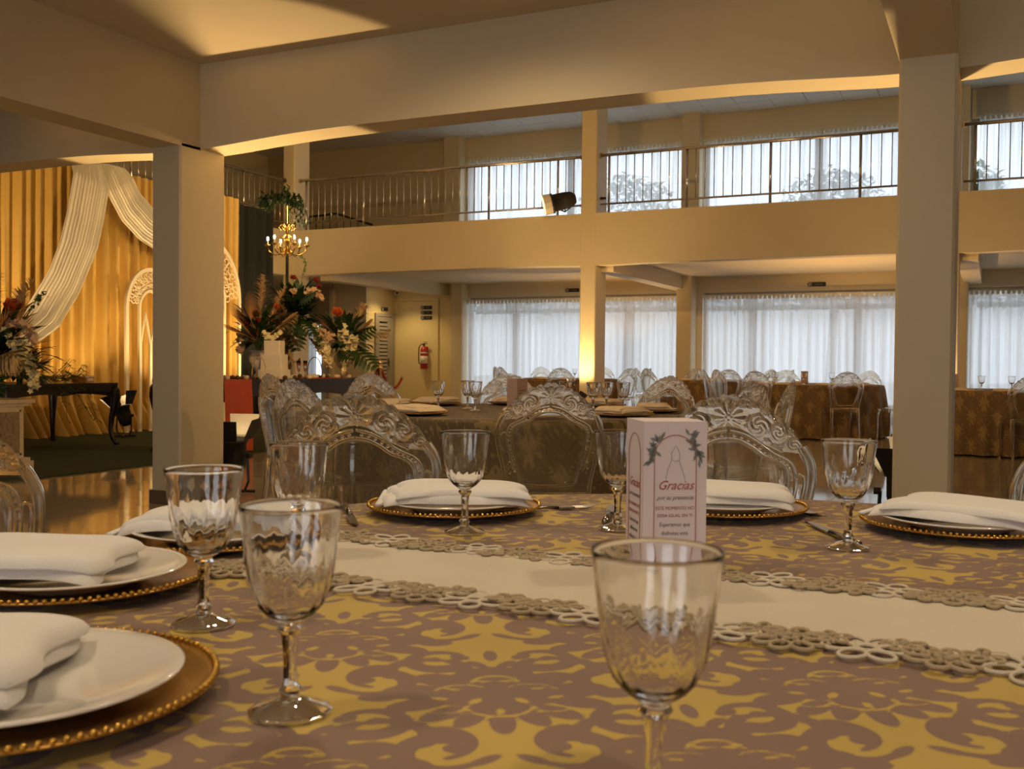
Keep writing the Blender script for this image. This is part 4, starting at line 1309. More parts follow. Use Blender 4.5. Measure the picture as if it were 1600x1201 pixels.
arrangement((-8.38, 10.82, 1.50), 'tall dark leafy bouquet with rust blooms under the chandelier', 0.40, 0.72, 51,
    [V(0.02, 0.62, .2) + (0.05, 'rose_dark'), V(0.30, 0.60, .1) + (0.05, 'rose_dark'), V(.34, .52, .1) + (.04, 'rose_dark')],
    [([V(.02, .45, .25), V(.06, .42, .25)], 9, .03, 'blossom_pink'), ([V(.2, .45, .2), V(.3, .45, .2), V(.38, .36, .2)], 26, .032, 'blossom_pink'), ([V(.1, .7, 0), V(.14, .85, 0), V(.05, .95, 0)], 8, .02, 'leaf2')],
    [(V(.1, -.1, .2), V(.5, -.02, .2), .5, .08, 'palm_dry')],
    [(V(.2, -.15, .1), V(.5, -.3, .1), .42, 'palm_dry')],
    [(V(0, .1, .2), V(.3, -.2, .2), .45, .3), (V(0, .2, .2), V(-.1, -.3, .2), .42, .3), (V(.05, .3, .2), V(.3, .12, .2), .4, .3), (V(0, .1, .2), V(.1, -.45, .2), .5, .3)], 230)
# small blossoms on the carpet under the cake table end
arrangement((-7.70, 11.55, 0.02), 'low cream blossom cluster on the floor behind the chairs', 0.25, 0.5, 61, [], [([V(-.1, .1, .1), V(0, .3, .1), V(.02, .46, .1)], 24, .04, 'blossom_pink'), ([V(.05, .05, .1), V(.1, .25, .1)], 16, .04, 'blossom')], [], [], [], 50)
# stanchions with red rope
s0 = thing('rope_stanchion', 'brass rope stanchion in front of the louvred door', 'stanchion', (-7.72, 11.86, 0), 0, 'brass rope stanchions')
turned([(0, 0.0), (0.15, 0.0), (0.15, 0.015), (0.03, 0.04), (0.0, 0.04)], 20, 'base', 'brass', s0)
turned([(0.026, 0.03), (0.026, 0.92), (0.036, 0.93), (0.036, 0.97), (0.018, 0.985), (0.034, 1.01), (0.036, 1.035), (0.015, 1.06), (0, 1.065)], 14, 'post', 'brass', s0)
dup(s0, (-8.60, 12.23, 0), 0, 'brass rope stanchion half hidden by the orchid bouquet')
def rope(a, b, sag, label):
    a, b = Vector(a), Vector(b)
    t = thing('velvet_rope', label, 'rope', (0, 0, 0), 0, 'red velvet ropes')
    P = [a.lerp(b, i / 14) - Vector((0, 0, sag * (1 - (2 * i / 14 - 1) ** 2))) for i in range(15)]
    MB().tube(P, 0.019, 8).build('cord', 'rope', t, smooth=True)
    for p, q in ((P[0], P[1]), (P[-1], P[-2])):
        MB().cyl(tuple(p), tuple(p.lerp(q, 0.5)), 0.022, 8).build('end_clip', 'brass', t)
rope((-7.755, 11.88, 0.95), (-8.565, 12.21, 0.95), 0.38, 'red velvet rope sagging left of the brass stanchion')
rope((-7.73, 11.90, 0.95), (-8.0, 12.9, 0.80), 0.22, 'short red velvet rope behind the brass stanchion')

# ================================================================== DAMASK TABLECLOTHS
def motif_sdf(x, y):
    """signed distance to the printed damask figure (negative inside); half-drop repeat 0.314 x 0.33"""
    PX, PY = 0.314, 0.33
    best = np.full(x.shape, 1.0)
    def ell(px, py, cx, cy, a, b, rot):
        c, s = math.cos(rot), math.sin(rot)
        dx, dy = px - cx, py - cy
        u, v = (dx * c + dy * s) / a, (-dx * s + dy * c) / b
        r = np.sqrt(u * u + v * v)
        return (r - 1) * min(a, b) * np.where(r < 1, 1, 1.0)
    def arc(px, py, cx, cy, r, a0, a1, t0, t1):
        dx, dy = px - cx, py - cy
        a = np.arctan2(dy, dx)
        mid = (a0 + a1) / 2
        a = (a - mid + PI) % (2 * PI) - PI
        h = abs(a1 - a0) / 2
        k = np.clip((a + h) / (2 * h), 0, 1)
        if a1 < a0:
            k = 1 - k
        th = (t0 + (t1 - t0) * k) * 1.08
        ac = np.clip(a, -h, h) + mid
        qx, qy = cx + r * np.cos(ac), cy + r * np.sin(ac)
        return np.hypot(px - qx, py - qy) - th
    xm = (x + PX / 2) % PX - PX / 2
    for ox, oy in ((0, 0), (PX / 2, PY / 2), (-PX / 2, PY / 2), (PX / 2, -PY / 2), (-PX / 2, -PY / 2), (0, PY), (0, -PY)):
        ym = (y + PY / 2) % PY - PY / 2
        px, py = np.abs(xm - ox), ym - oy
        d = ell(px, py, 0, 0.075, 0.029, 0.021, 0)
        for e in ((0.043, 0.055, 0.033, 0.018, 0.5), (0.070, 0.026, 0.031, 0.019, 0.15), (0.070, -0.007, 0.027, 0.014, -0.35), (0.0, 0.022, 0.030, 0.030, 0),
                  (0.030, 0.008, 0.030, 0.020, 0.3), (0.048, -0.030, 0.024, 0.012, -0.75), (0.026, -0.042, 0.022, 0.011, -1.1), (0.0, -0.052, 0.011, 0.026, 0), (0.014, -0.02, 0.02, 0.016, 0.2)):
            d = np.minimum(d, ell(px, py, *e))
        # ground showing between the petals
        for c in ((0.0, 0.046, 0.022, 0.22, 2.9, 0.0022, 0.0022), (0.030, 0.018, 0.026, 0.4, 2.4, 0.002, 0.0012), (0.0, -0.008, 0.030, 3.5, 5.9, 0.002, 0.002), (0.045, -0.010, 0.018, 3.3, 5.6, 0.0022, 0.001)):
            d = np.maximum(d, -arc(px, py, *c) * 1.0)
        for e in ((0.020, 0.000, 0.0045, 0.009, 0.6), (0.0, -0.026, 0.004, 0.008, 0), (0.050, 0.008, 0.008, 0.0035, 0.3)):
            d = np.maximum(d, -ell(px, py, *e))
        # small buds and C scrolls between the medallions
        d = np.minimum(d, ell(px, py, 0.104, 0.012, 0.017, 0.009, 0.1))
        for a in ((0.050, 0.118, 0.027, -1.9, 2.4, 0.011, 0.004), (0.066, 0.086, 0.040, 2.3, 3.9, 0.006, 0.009), (0.048, -0.112, 0.030, -2.2, 1.9, 0.004, 0.012),
                  (0.094, -0.078, 0.034, 1.2, 3.6, 0.005, 0.008), (0.100, 0.070, 0.030, -1.2, 1.3, 0.003, 0.008)):
            d = np.minimum(d, arc(px, py, *a))
        for e in ((0.030, 0.128, 0.011, 0.0075, 0.6), (0.056, 0.122, 0.0075, 0.0075, 0), (0.014, 0.104, 0.014, 0.006, 0.9), (0.0, 0.132, 0.007, 0.018, 0), (0.040, -0.104, 0.009, 0.009, 0), (0.018, -0.128, 0.016, 0.006, -0.7), (0.082, -0.108, 0.018, 0.006, 0.9), (0.112, 0.094, 0.012, 0.007, 0.8)):
            d = np.minimum(d, ell(px, py, *e))
        best = np.minimum(best, d)
    return best

def cloth_mesh(name, R, H, step, m, nd, mv, folds=20, ang=0.0, amp=0.03):
    """round cloth: flat disc grid with a folded drop; printed figure stored per vertex"""
    n = int(2 * R / step) + 1
    g = np.linspace(-R, R, n)
    gx, gy = np.meshgrid(g, g, indexing='ij')
    r = np.hypot(gx, gy)
    ins = r < R - step * 0.6
    idx = -np.ones((n, n), int)
    idx[ins] = np.arange(ins.sum())
    V0 = np.stack([gx[ins], gy[ins], np.full(ins.sum(), H)], 1)
    q = ins[:-1, :-1] & ins[1:, :-1] & ins[1:, 1:] & ins[:-1, 1:]
    F0 = np.stack([idx[:-1, :-1][q], idx[1:, :-1][q], idx[1:, 1:][q], idx[:-1, 1:][q]], 1)
    # rim overlap ring and hanging drop
    ks = [(-2.2 * step, H - 0.0004), (-0.02, H + 0.0), (-0.006, H - 0.001), (0.002, H - 0.006), (0.006, H - 0.018)]
    zs = np.linspace(H - 0.05, 0.02, mv)
    th = np.linspace(0, 2 * PI, nd, endpoint=False)
    rows, pr = [], []
    for dr, z in ks:
        rows.append(np.stack([(R + dr) * np.cos(th), (R + dr) * np.sin(th), np.full(nd, z)], 1))
        s = R + dr + (0.015 if z < H - 0.01 else 0)
        pr.append((s * np.cos(th), s * np.sin(th)))
    rng = np.random.RandomState(5)
    ph = rng.uniform(0, 6.28, 4)
    for z in zs:
        k = (H - z) / H
        w = np.sin(folds * th + ph[0] + 0.6 * np.sin(3 * th)) + 0.5 * np.sin(folds * 0.55 * th.round(6) * 1.0 + ph[1]) * 0.0 + 0.4 * np.sin(7 * th + ph[2])
        rr = R + 0.008 + 0.05 * k + amp * k ** 0.8 * w
        rows.append(np.stack([rr * np.cos(th), rr * np.sin(th), np.full(nd, z)], 1))
        s = R + 0.02 + (H - z)
        pr.append((None, s))
    nr = len(rows)
    V1 = np.concatenate(rows, 0)
    o = len(V0)
    i = np.arange(nd)
    F1 = np.concatenate([np.stack([o + k * nd + i, o + (k + 1) * nd + i, o + (k + 1) * nd + (i + 1) % nd, o + k * nd + (i + 1) % nd], 1) for k in range(nr - 1)], 0)
    V = np.concatenate([V0, V1], 0)
    F = np.concatenate([F0, F1], 0)
    c, s_ = math.cos(ang), math.sin(ang)
    ux = [V0[:, 0] * c + V0[:, 1] * s_]
    uy = [-V0[:, 0] * s_ + V0[:, 1] * c]
    for a, b in pr:
        if a is not None:
            ux.append(a * c + b * s_)
            uy.append(-a * s_ + b * c)
        else:
            ux.append(R * th)
            uy.append(np.full(nd, b))
    att = motif_sdf(np.concatenate(ux), np.concatenate(uy)).astype(np.float32)
    me = bpy.data.meshes.new(name)
    me.vertices.add(len(V))
    me.vertices.foreach_set('co', V.astype(np.float32).ravel())
    me.loops.add(len(F) * 4)
    me.loops.foreach_set('vertex_index', F.astype(np.int32).ravel())
    me.polygons.add(len(F))
    me.polygons.foreach_set('loop_start', np.arange(0, len(F) * 4, 4, dtype=np.int32))
    me.polygons.foreach_set('use_smooth', np.ones(len(F), bool))
    me.update(calc_edges=True)
    at = me.attributes.new('motif', 'FLOAT', 'POINT')
    at.data.foreach_set('value', att)
    me.materials.append(M[m])
    me.validate()
    return me
TR, TH = 1.02, 0.76
CLOTH = cloth_mesh('tablecloth', TR, TH, 0.0045, 'damask', 760, 60, ang=math.radians(30), folds=17, amp=0.022)
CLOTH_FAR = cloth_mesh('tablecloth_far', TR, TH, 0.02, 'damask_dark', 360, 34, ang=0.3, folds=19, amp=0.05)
_top = MB().lathe([(0, 0.70), (0.98, 0.70), (1.0, 0.71), (1.0, 0.752), (0, 0.752)], 40).mesh('tabletop')
_top.materials.append(M['dark_wood'])
_leg = MB().lathe([(0, 0.0), (0.35, 0.0), (0.35, 0.03), (0.06, 0.08), (0.05, 0.70), (0, 0.70)], 16).mesh('pedestal')
_leg.materials.append(M['black'])
def table(loc, label, clabel, me, s=1.0, rz=0.0, m=None):
    t = thing('banquet_table', label, 'table', loc, 0, 'round banquet tables')
    for nm, d in (('tabletop', _top), ('pedestal', _leg)):
        o = bpy.data.objects.new(nm, d)
        COL.objects.link(o)
        o.parent = t
        o.scale = (s, s, 1)
    c = bpy.data.objects.new('tablecloth', me)
    COL.objects.link(c)
    c.location = loc
    c.scale = (s, s, 1)
    c.rotation_euler = (0, 0, rz)
    if m:
        c.material_slots[0].link = 'OBJECT'
        c.material_slots[0].material = M[m]
    return tag(c, clabel, 'tablecloth', 'damask tablecloths')
T1, T2 = (-0.27, 1.21, 0), (-2.54, 5.38, 0)
FAR = [((-2.45, 15.45, 0), 'brown damask cloth on the table left of the right column', 1.0),
       ((-4.55, 17.75, 0), 'brown damask cloth on the table behind the wall pier', 0.85),
       ((-0.05, 13.7, 0), 'brown damask cloth on the table right of the right column', 0.85),
       ((-6.85, 16.75, 0), 'brown damask cloth on the table behind the middle post', 0.85)]
table(T1, 'round banquet table nearest the camera under the damask cloth', 'gold and mauve damask cloth on the nearest round table', CLOTH)
table(T2, 'round banquet table in the middle under its damask cloth', 'damask cloth on the middle round table, dimmer light put into its colours', CLOTH, 1.0, 0.9, 'damask_dim')
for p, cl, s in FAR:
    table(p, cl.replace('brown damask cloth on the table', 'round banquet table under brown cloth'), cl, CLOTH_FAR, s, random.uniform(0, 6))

# ================================================================== ACRYLIC CHAIR
def cpl(u, v, d=0.0):
    """point on the curved, reclined back: u across, v up, d outwards to the front"""
    return (u, -0.20 - 0.16 * (v - 0.45) + 0.55 * u * u + d, v)
def smooth_path(P, n):
    P = [Vector(p).to_3d() if len(p) == 3 else Vector((p[0], p[1], 0)) for p in P]
    m = len(P)
    out = []
    for i in range(n):
        t = i / (n - 1) * (m - 1)
        k = min(int(t), m - 2)
        f = t - k
        a, b, c, d = P[max(k - 1, 0)], P[k], P[k + 1], P[min(k + 2, m - 1)]
        out.append(0.5 * ((2 * b) + (c - a) * f + (2 * a - 5 * b + 4 * c - d) * f * f + (3 * b - a - 3 * c + d) * f ** 3))
    return out
OUT_H = [(0.185, 0.455), (0.190, 0.52), (0.205, 0.60), (0.222, 0.67), (0.231, 0.715), (0.232, 0.755), (0.223, 0.79), (0.207, 0.818)]
CREST_H = [(0.209, 0.812), (0.190, 0.843), (0.155, 0.882), (0.108, 0.920), (0.055, 0.945), (0.0, 0.953)]
IN_H = [(0.0, 0.835), (0.035, 0.830), (0.070, 0.812), (0.098, 0.792), (0.125, 0.782), (0.150, 0.770), (0.163, 0.745), (0.164, 0.705), (0.152, 0.645), (0.128, 0.565), (0.112, 0.51)]
outr = smooth_path(OUT_H, 34)
inr = smooth_path(IN_H, 44)
crest = smooth_path(CREST_H, 30)
chair = thing('acrylic_chair', 'x', 'chair', (0, 0, 0), 0, 'clear carved acrylic chairs')
# back frame: outer rim, inner double rim and side webs
fm = MB()
for s in (-1, 1):
    fm.tube([cpl(s * p.x, p.y) for p in outr], 0.0095, 8)
    fm.tube([cpl(s * p.x * 0.94, p.y - 0.004) for p in outr[14:]], 0.005, 6)
    fm.tube([cpl(s * p.x, p.y, 0.004) for p in inr], 0.0065, 6)
    fm.tube([cpl(s * (p.x + 0.022 * (0.2 + min(1, p.x / 0.1) * 0.8)), p.y + 0.022 * max(0, 1 - p.x / 0.17), 0.002) for p in inr[:40]], 0.006, 6)
    # small C scroll on the side web
    fm.tube([cpl(s * a, b, 0.004) for a, b in ((0.186, 0.735), (0.197, 0.742), (0.208, 0.735), (0.211, 0.72), (0.205, 0.69), (0.197, 0.65))], 0.005, 6)
    for q in range(3):
        fm.tube([cpl(s * (0.160 + 0.010 * q - 0.012), 0.60 - 0.022 * q, 0.006), cpl(s * (0.175 - 0.005 * q), 0.61 - 0.022 * q, 0.008), cpl(s * (0.182 - 0.005 * q), 0.598 - 0.022 * q, 0.005)], 0.004, 5)
fm.tube([cpl(u / 10 * 0.112, 0.51 - 0.006 * (1 - (u / 10) ** 2)) for u in range(-10, 11)], 0.0065, 6)
fm.tube([cpl(u / 10 * 0.185, 0.465) for u in range(-10, 11)], 0.009, 6)
frame_o = fm.build('back_frame', 'acrylic_rim', chair, smooth=True)
# clear panels
pm = MB()
NN = 30
for s in (-1, 1):
    def web(u, v, s=s):
        i = u * (len(outr) - 1)
        k = min(int(i), len(outr) - 2)
        o = outr[k].lerp(outr[k + 1], i - k)
        # matching point on the inner line by height
        y = min(max(o.y, 0.51), 0.80)
        xi = 0.10
        for a, b in zip(inr[14:-1], inr[15:]):
            if b.y <= y <= a.y:
                xi = a.x + (b.x - a.x) * (a.y - y) / max(1e-6, a.y - b.y)
                break
        x = xi + (o.x - xi) * v
        return (cpl(s * x, o.y), (0, 1, 0))
    pm.slab(web, NN, 5, 0.006)
pm.slab(lambda u, v: (cpl((u * 2 - 1) * 0.18, 0.462 + 0.045 * v), (0, 1, 0)), 16, 3, 0.006)
pm.build('side_web', 'acrylic', chair, smooth=True)
def inner_half(y):
    for a, b in zip(inr[:-1], inr[1:]):
        if min(a.y, b.y) <= y <= max(a.y, b.y) and a.x > 0.0:
            lo = a.x + (b.x - a.x) * (a.y - y) / max(1e-6, a.y - b.y)
            best = lo
    xs = [a.x for a in inr]
    c = [a.x + (b.x - a.x) * ((a.y - y) / (a.y - b.y) if abs(a.y - b.y) > 1e-6 else 0) for a, b in zip(inr[:-1], inr[1:]) if b.y <= y <= a.y]
    return max(c) if c else 0.0
MB().slab(lambda u, v: (cpl((u * 2 - 1) * max(0.002, inner_half(0.512 + 0.322 * v)), 0.512 + 0.322 * v, -0.002), (0, 1, 0)), 12, 16, 0.005).build('back_panel', 'acrylic', chair, smooth=True)
# beading
bd = MB()
for s in (-1, 1):
    L = 0.0
    for a, b in zip(inr[:-1], inr[1:]):
        L += (b - a).length
        if L > 0.0122:
            L = 0.0
            bd.ball(cpl(s * (b.x + 0.0115 * (0.2 + min(1, b.x / 0.1) * 0.8)), b.y + 0.0115 * max(0, 1 - b.x / 0.17), 0.010), 0.0058, 8, 5)
o = bd.build('beading', 'acrylic_rim', frame_o, smooth=True)
o['kind'] = 'stuff'
# carved crest
def crest_lo(u):
    a = abs(u)
    y = 0.80
    for p, q in zip(inr[:26], inr[1:27]):
        if p.x <= a <= q.x:
            y = p.y + (q.y - p.y) * (a - p.x) / max(1e-6, q.x - p.x)
            break
    if a > 0.15:
        y = 0.775
    return y + 0.034 - 0.01 * a / 0.2
def crest_hi(u):
    a = abs(u)
    for p, q in zip(crest[:-1], crest[1:]):
        if q.x <= a <= p.x:
            y = q.y + (p.y - q.y) * (a - q.x) / max(1e-6, p.x - q.x)
            return y + 0.008 * abs(math.sin(a * 95)) + 0.006 * math.exp(-(a / 0.02) ** 2)
    return 0.835
_rs = random.Random(77)
_ROS = [(0.030, 0.925, 0.016), (0.0, 0.862, 0.014)]
for _k in range(46):
    _ROS.append((_rs.uniform(0.03, 0.2), _rs.uniform(0.80, 0.945), _rs.uniform(0.008, 0.016)))
def relief(u, v):
    a = abs(u)
    h = 0.002
    for cx, cz, R in _ROS:
        r = math.hypot(a - cx, v - cz)
        if r < R:
            k = r / R
            h = max(h, 0.002 + 0.55 * R * math.sqrt(1 - k * k) * (0.75 + 0.25 * math.cos(2 * PI * 1.6 * k + 3 * math.atan2(v - cz, a - cx))))
    r, t = math.hypot(a, v - 0.895), math.atan2(a, v - 0.895)
    if r < 0.05:
        h = max(h, 0.018 * math.sqrt(max(0, 1 - (r / 0.05) ** 2)) * (0.5 + 0.5 * abs(math.cos(5.5 * t))))
    for cx, cz, R, tw in ((0.084, 0.872, 0.034, 3), (0.138, 0.855, 0.026, -3), (0.183, 0.822, 0.024, 2)):
        r, t = math.hypot(a - cx, v - cz), math.atan2(v - cz, a - cx)
        if r < R:
            k = r / R
            h = max(h, 0.004 + 0.016 * math.sqrt(1 - k * k) * (0.55 + 0.45 * math.cos(2 * PI * 2.4 * k + tw * t)))
    return h
cm = MB()
NU, NV = 150, 26
vs, fs = [], []
for side in (0, 1):
    for i in range(NU + 1):
        u = -0.208 + 0.416 * i / NU
        lo, hi = crest_lo(u), crest_hi(u)
        if hi < lo + 0.004:
            hi = lo + 0.004
        for j in range(NV + 1):
            v = lo + (hi - lo) * j / NV
            e = min(1, 6 * j / NV, 6 * (1 - j / NV)) * min(1, 8 * i / NU, 8 * (1 - i / NU))
            h = relief(u, v) * (0.25 + 0.75 * e)
            vs.append(cpl(u, v, h if side == 0 else -0.003 - 0.35 * h))
O = (NU + 1) * (NV + 1)
for i in range(NU):
    for j in range(NV):
        a = i * (NV + 1) + j
        b = a + NV + 1
        fs.append((a, a + 1, b + 1, b))
        fs.append((O + a, O + b, O + b + 1, O + a + 1))
for i in range(NU):
    for j in (0, NV):
        a = i * (NV + 1) + j
        b = a + NV + 1
        fs.append((a, b, O + b, O + a) if j == 0 else (a, O + a, O + b, b))
for j in range(NV):
    for i in (0, NU):
        a = i * (NV + 1) + j
        fs.append((a, O + a, O + a + 1, a + 1) if i == 0 else (a, a + 1, O + a + 1, O + a))
cm.add(vs, fs)
cm.build('crest_rail', 'acrylic_crest', chair, smooth=True)
# seat
def seat_pt(a, r):
    c, s = math.cos(a), math.sin(a)
    k = (abs(c) ** 3.2 + abs(s) ** 3.2) ** (-1 / 3.2)
    return (r * k * c * (0.205 + 0.022 * (s * k)), r * k * s * 0.205 + 0.005)
sm = MB()
prof = [(0.0, 0.448), (0.86, 0.450), (0.93, 0.457), (0.99, 0.455), (1.0, 0.445), (1.0, 0.415), (0.95, 0.412), (0.93, 0.435), (0.0, 0.436)]
n = 40
vs = []
for i in range(n):
    a = 2 * PI * i / n
    for r, z in prof:
        x, y = seat_pt(a, max(r, 0.001))
        vs.append((x, y, z))
m_ = len(prof)
sm.add(vs, [(i * m_ + k, ((i + 1) % n) * m_ + k, ((i + 1) % n) * m_ + k + 1, i * m_ + k + 1) for i in range(n) for k in range(m_ - 1)])
sm.build('seat', 'acrylic', chair, smooth=True)
for sx in (-1, 1):
    MB().tube([(sx * 0.185, 0.165, 0.44), (sx * 0.195, 0.185, 0.36), (sx * 0.188, 0.185, 0.2), (sx * 0.182, 0.188, 0.05), (sx * 0.186, 0.195, 0.0)], [0.024, 0.027, 0.019, 0.014, 0.018], 8).build('leg', 'acrylic_rim', chair, smooth=True)
    MB().tube([(sx * 0.175, -0.185, 0.46), (sx * 0.178, -0.195, 0.32), (sx * 0.180, -0.215, 0.15), (sx * 0.184, -0.25, 0.0)], [0.022, 0.021, 0.017, 0.014], 8).build('leg', 'acrylic_rim', chair, smooth=True)
_chair_used = [False]
def put_chair(x, y, face, label, group='clear carved acrylic chairs', far=False):
    """face: point the sitter looks at"""
    rz = math.atan2(face[1] - y, face[0] - x) - PI / 2
    if not _chair_used[0]:
        _chair_used[0] = True
        chair.location = (x, y, 0)
        chair.rotation_euler = (0, 0, rz)
        chair['label'] = label
        chair['group'] = group
        return chair
    return dup(chair, (x, y, 0), rz, label, group, skip=('side_web',) if far else ())
def ring(c, ang, r):
    a = math.radians(ang)
    return (c[0] + r * math.cos(a), c[1] + r * math.sin(a))
# chair positions: backs lie 0.22 behind the seat centre
for ang, r, lab in ((140, 1.46, 'large clear carved chair behind the left napkin on the nearest table'),
                    (104, 1.46, 'large clear carved chair behind the white printed card'),
                    (177.5, 1.37, 'clear carved chair cut off by the left edge of the picture'),
                    (70, 1.36, 'clear carved chair cut off by the right edge of the picture')):
    x, y = ring(T1, ang, r)
    put_chair(x, y, T1, lab, 'clear chairs at the nearest table')
def cam_ring(c, ang, r):
    """angle 0 points to the camera, positive to the picture's right"""
    a = math.radians(ang)
    d, l = -r * math.cos(a), r * math.sin(a)
    return (c[0] - 0.4316 * d + 0.902 * l, c[1] + 0.902 * d + 0.4316 * l)
for ang, lab in ((5, 'clear carved chair in front of the middle table, centre of the picture'),
                 (45, 'gold glinting clear chair right front of the middle table'),
                 (85, 'clear chair side on at the right of the middle table'),
                 (137, 'clear chair beyond the middle table near the three goblets'),
                 (182, 'clear chair behind the pink card on the middle table'),
                 (-139, 'clear chair beyond the middle table below the fire extinguisher'),
                 (-103, 'clear chair side on at the left of the middle table'),
                 (-42, 'clear chair left front of the middle table behind the large chair')):
    x, y = cam_ring(T2, ang, 1.32)
    put_chair(x, y, T2, lab, 'clear chairs at the middle table')
def sname(a):
    return 'front' if abs(a) < 30 else ('rear' if abs(a) > 150 else (('right' if a > 0 else 'left') + (' front' if abs(a) < 75 else (' rear' if abs(a) > 105 else ' side'))))
names = ('left of the right column', 'behind the wall pier', 'right of the right column', 'behind the middle post')
for (p, cl, s), nm, angs in zip(FAR, names, ((0, 42, 88, 130, 178, -132, -88, -44), (0, 60, 120, 180, -120, -60), (-8, 36, 80, 125), (-10, 40, 95, 150, -160, -110, -60))):
    for a in angs:
        x, y = cam_ring(p, a, 1.1 * s + 0.24)
        side = sname(a)
        put_chair(x, y, p, 'distant clear chair at the %s of the brown table %s' % (side, nm), 'distant clear chairs', far=True)
for k, (x, y, fx, fy, lab) in enumerate(((-3.55, 16.9, -5, 15.5, 'distant clear chair turned aside between the two brown tables'),
                                         )):
    put_chair(x, y, (fx, fy), lab, 'distant clear chairs')

# ================================================================== GOBLETS
def goblet(loc, label):
    t = thing('crystal_goblet', label, 'goblet', loc, 0, 'cut crystal goblets')
    def swirl(a, z, r):
        k = max(0.0, min(1.0, (0.150 - z) / 0.03)) * max(0.0, min(1.0, (z - 0.080) / 0.008))
        return r * (1 + 0.022 * k * math.cos(15 * (a + 9.0 * z)))
    outer = [(0.0, 0.0735), (0.0085, 0.0745), (0.013, 0.0775), (0.0205, 0.083), (0.0262, 0.090), (0.0300, 0.098), (0.0328, 0.107), (0.0350, 0.118), (0.0368, 0.130), (0.0384, 0.143), (0.0400, 0.156), (0.0416, 0.168), (0.0420, 0.1712), (0.0420, 0.1720)]
    inner = [(0.0417, 0.1724), (0.0413, 0.1722), (0.0409, 0.1715), (0.0402, 0.168), (0.0386, 0.156), (0.0370, 0.143), (0.0353, 0.130), (0.0334, 0.118), (0.0310, 0.107), (0.0280, 0.098), (0.0230, 0.089), (0.0140, 0.083), (0.0, 0.081)]
    vs = MB().lathe(outer + inner, 60, fn=lambda a, z, r: swirl(a, z, r) if (r, z) in _oset else r)
    vs.build('bowl', 'glass', t, smooth=True)
    def facet(a, z, r):
        return r * (1 - 0.10 * abs(math.sin(3 * a)))
    MB().lathe([(0.0, 0.0738), (0.010, 0.0735), (0.0115, 0.070), (0.0085, 0.0665), (0.0072, 0.062), (0.0058, 0.045), (0.0058, 0.030), (0.0072, 0.024), (0.0098, 0.0205), (0.0075, 0.017), (0.009, 0.0135), (0.0, 0.0133)], 18, fn=facet).build('stem', 'glass', t)
    def foot(a, z, r):
        return r * (1 + 0.02 * math.cos(12 * a)) if r > 0.012 else r
    MB().lathe([(0.0, 0.0130), (0.0095, 0.0128), (0.018, 0.0095), (0.027, 0.0065), (0.0335, 0.004), (0.0345, 0.0025), (0.0335, 0.0012), (0.0, 0.0012)], 48, fn=foot).build('foot', 'glass', t, smooth=True)
    return t
_oset = {(0.0205, 0.083), (0.0262, 0.090), (0.0300, 0.098), (0.0328, 0.107), (0.0350, 0.118), (0.0368, 0.130), (0.0384, 0.143)}
G0 = goblet((-0.516, 0.662, TH), 'goblet nearest the camera on the left, beside the gold chargers')
for x, y, lab in ((-0.770, 0.838, 'goblet standing second from the left, before the lace runner end'),
                  (-0.190, 0.612, 'large foreground goblet right of centre, below the printed card'),
                  (-0.800, 1.492, 'goblet in front of the napkin by the left clear chair'),
                  (-0.203, 1.655, 'goblet before the napkin at the right edge'),
                  (-0.890, 1.160, 'goblet half hidden behind the two left goblets'),
                  (-0.585, 1.652, 'goblet partly hidden behind the printed card')):
    dup(G0, (x, y, TH), 0.3, lab)

# ================================================================== PLACE SETTINGS
cp0 = thing('charger_plate', 'x', 'charger', (0, 0, 0), 0, 'gold beaded charger plates')
MB().lathe([(0, 0.0), (0.105, 0.0), (0.150, 0.011), (0.1645, 0.014), (0.166, 0.0155), (0.1640, 0.017), (0.150, 0.0145), (0.106, 0.004), (0, 0.004)], 64).build('dish', 'gold_dim', cp0, smooth=True)
br = MB()
for k in range(110):
    a = 2 * PI * k / 110
    br.ball((0.1628 * math.cos(a), 0.1628 * math.sin(a), 0.0175), 0.0036, 5, 3)
_o = br.build('beaded_rim', 'gold', cp0, smooth=True)
_o['kind'] = 'stuff'
dp0 = MB().lathe([(0, 0.0), (0.078, 0.0), (0.082, 0.003), (0.125, 0.017), (0.1365, 0.020), (0.137, 0.0215), (0.135, 0.0225), (0.122, 0.020), (0.080, 0.007), (0, 0.006)], 64).build('dinner_plate', 'china', smooth=True)
tag(dp0, 'x', 'plate', 'white china plates')
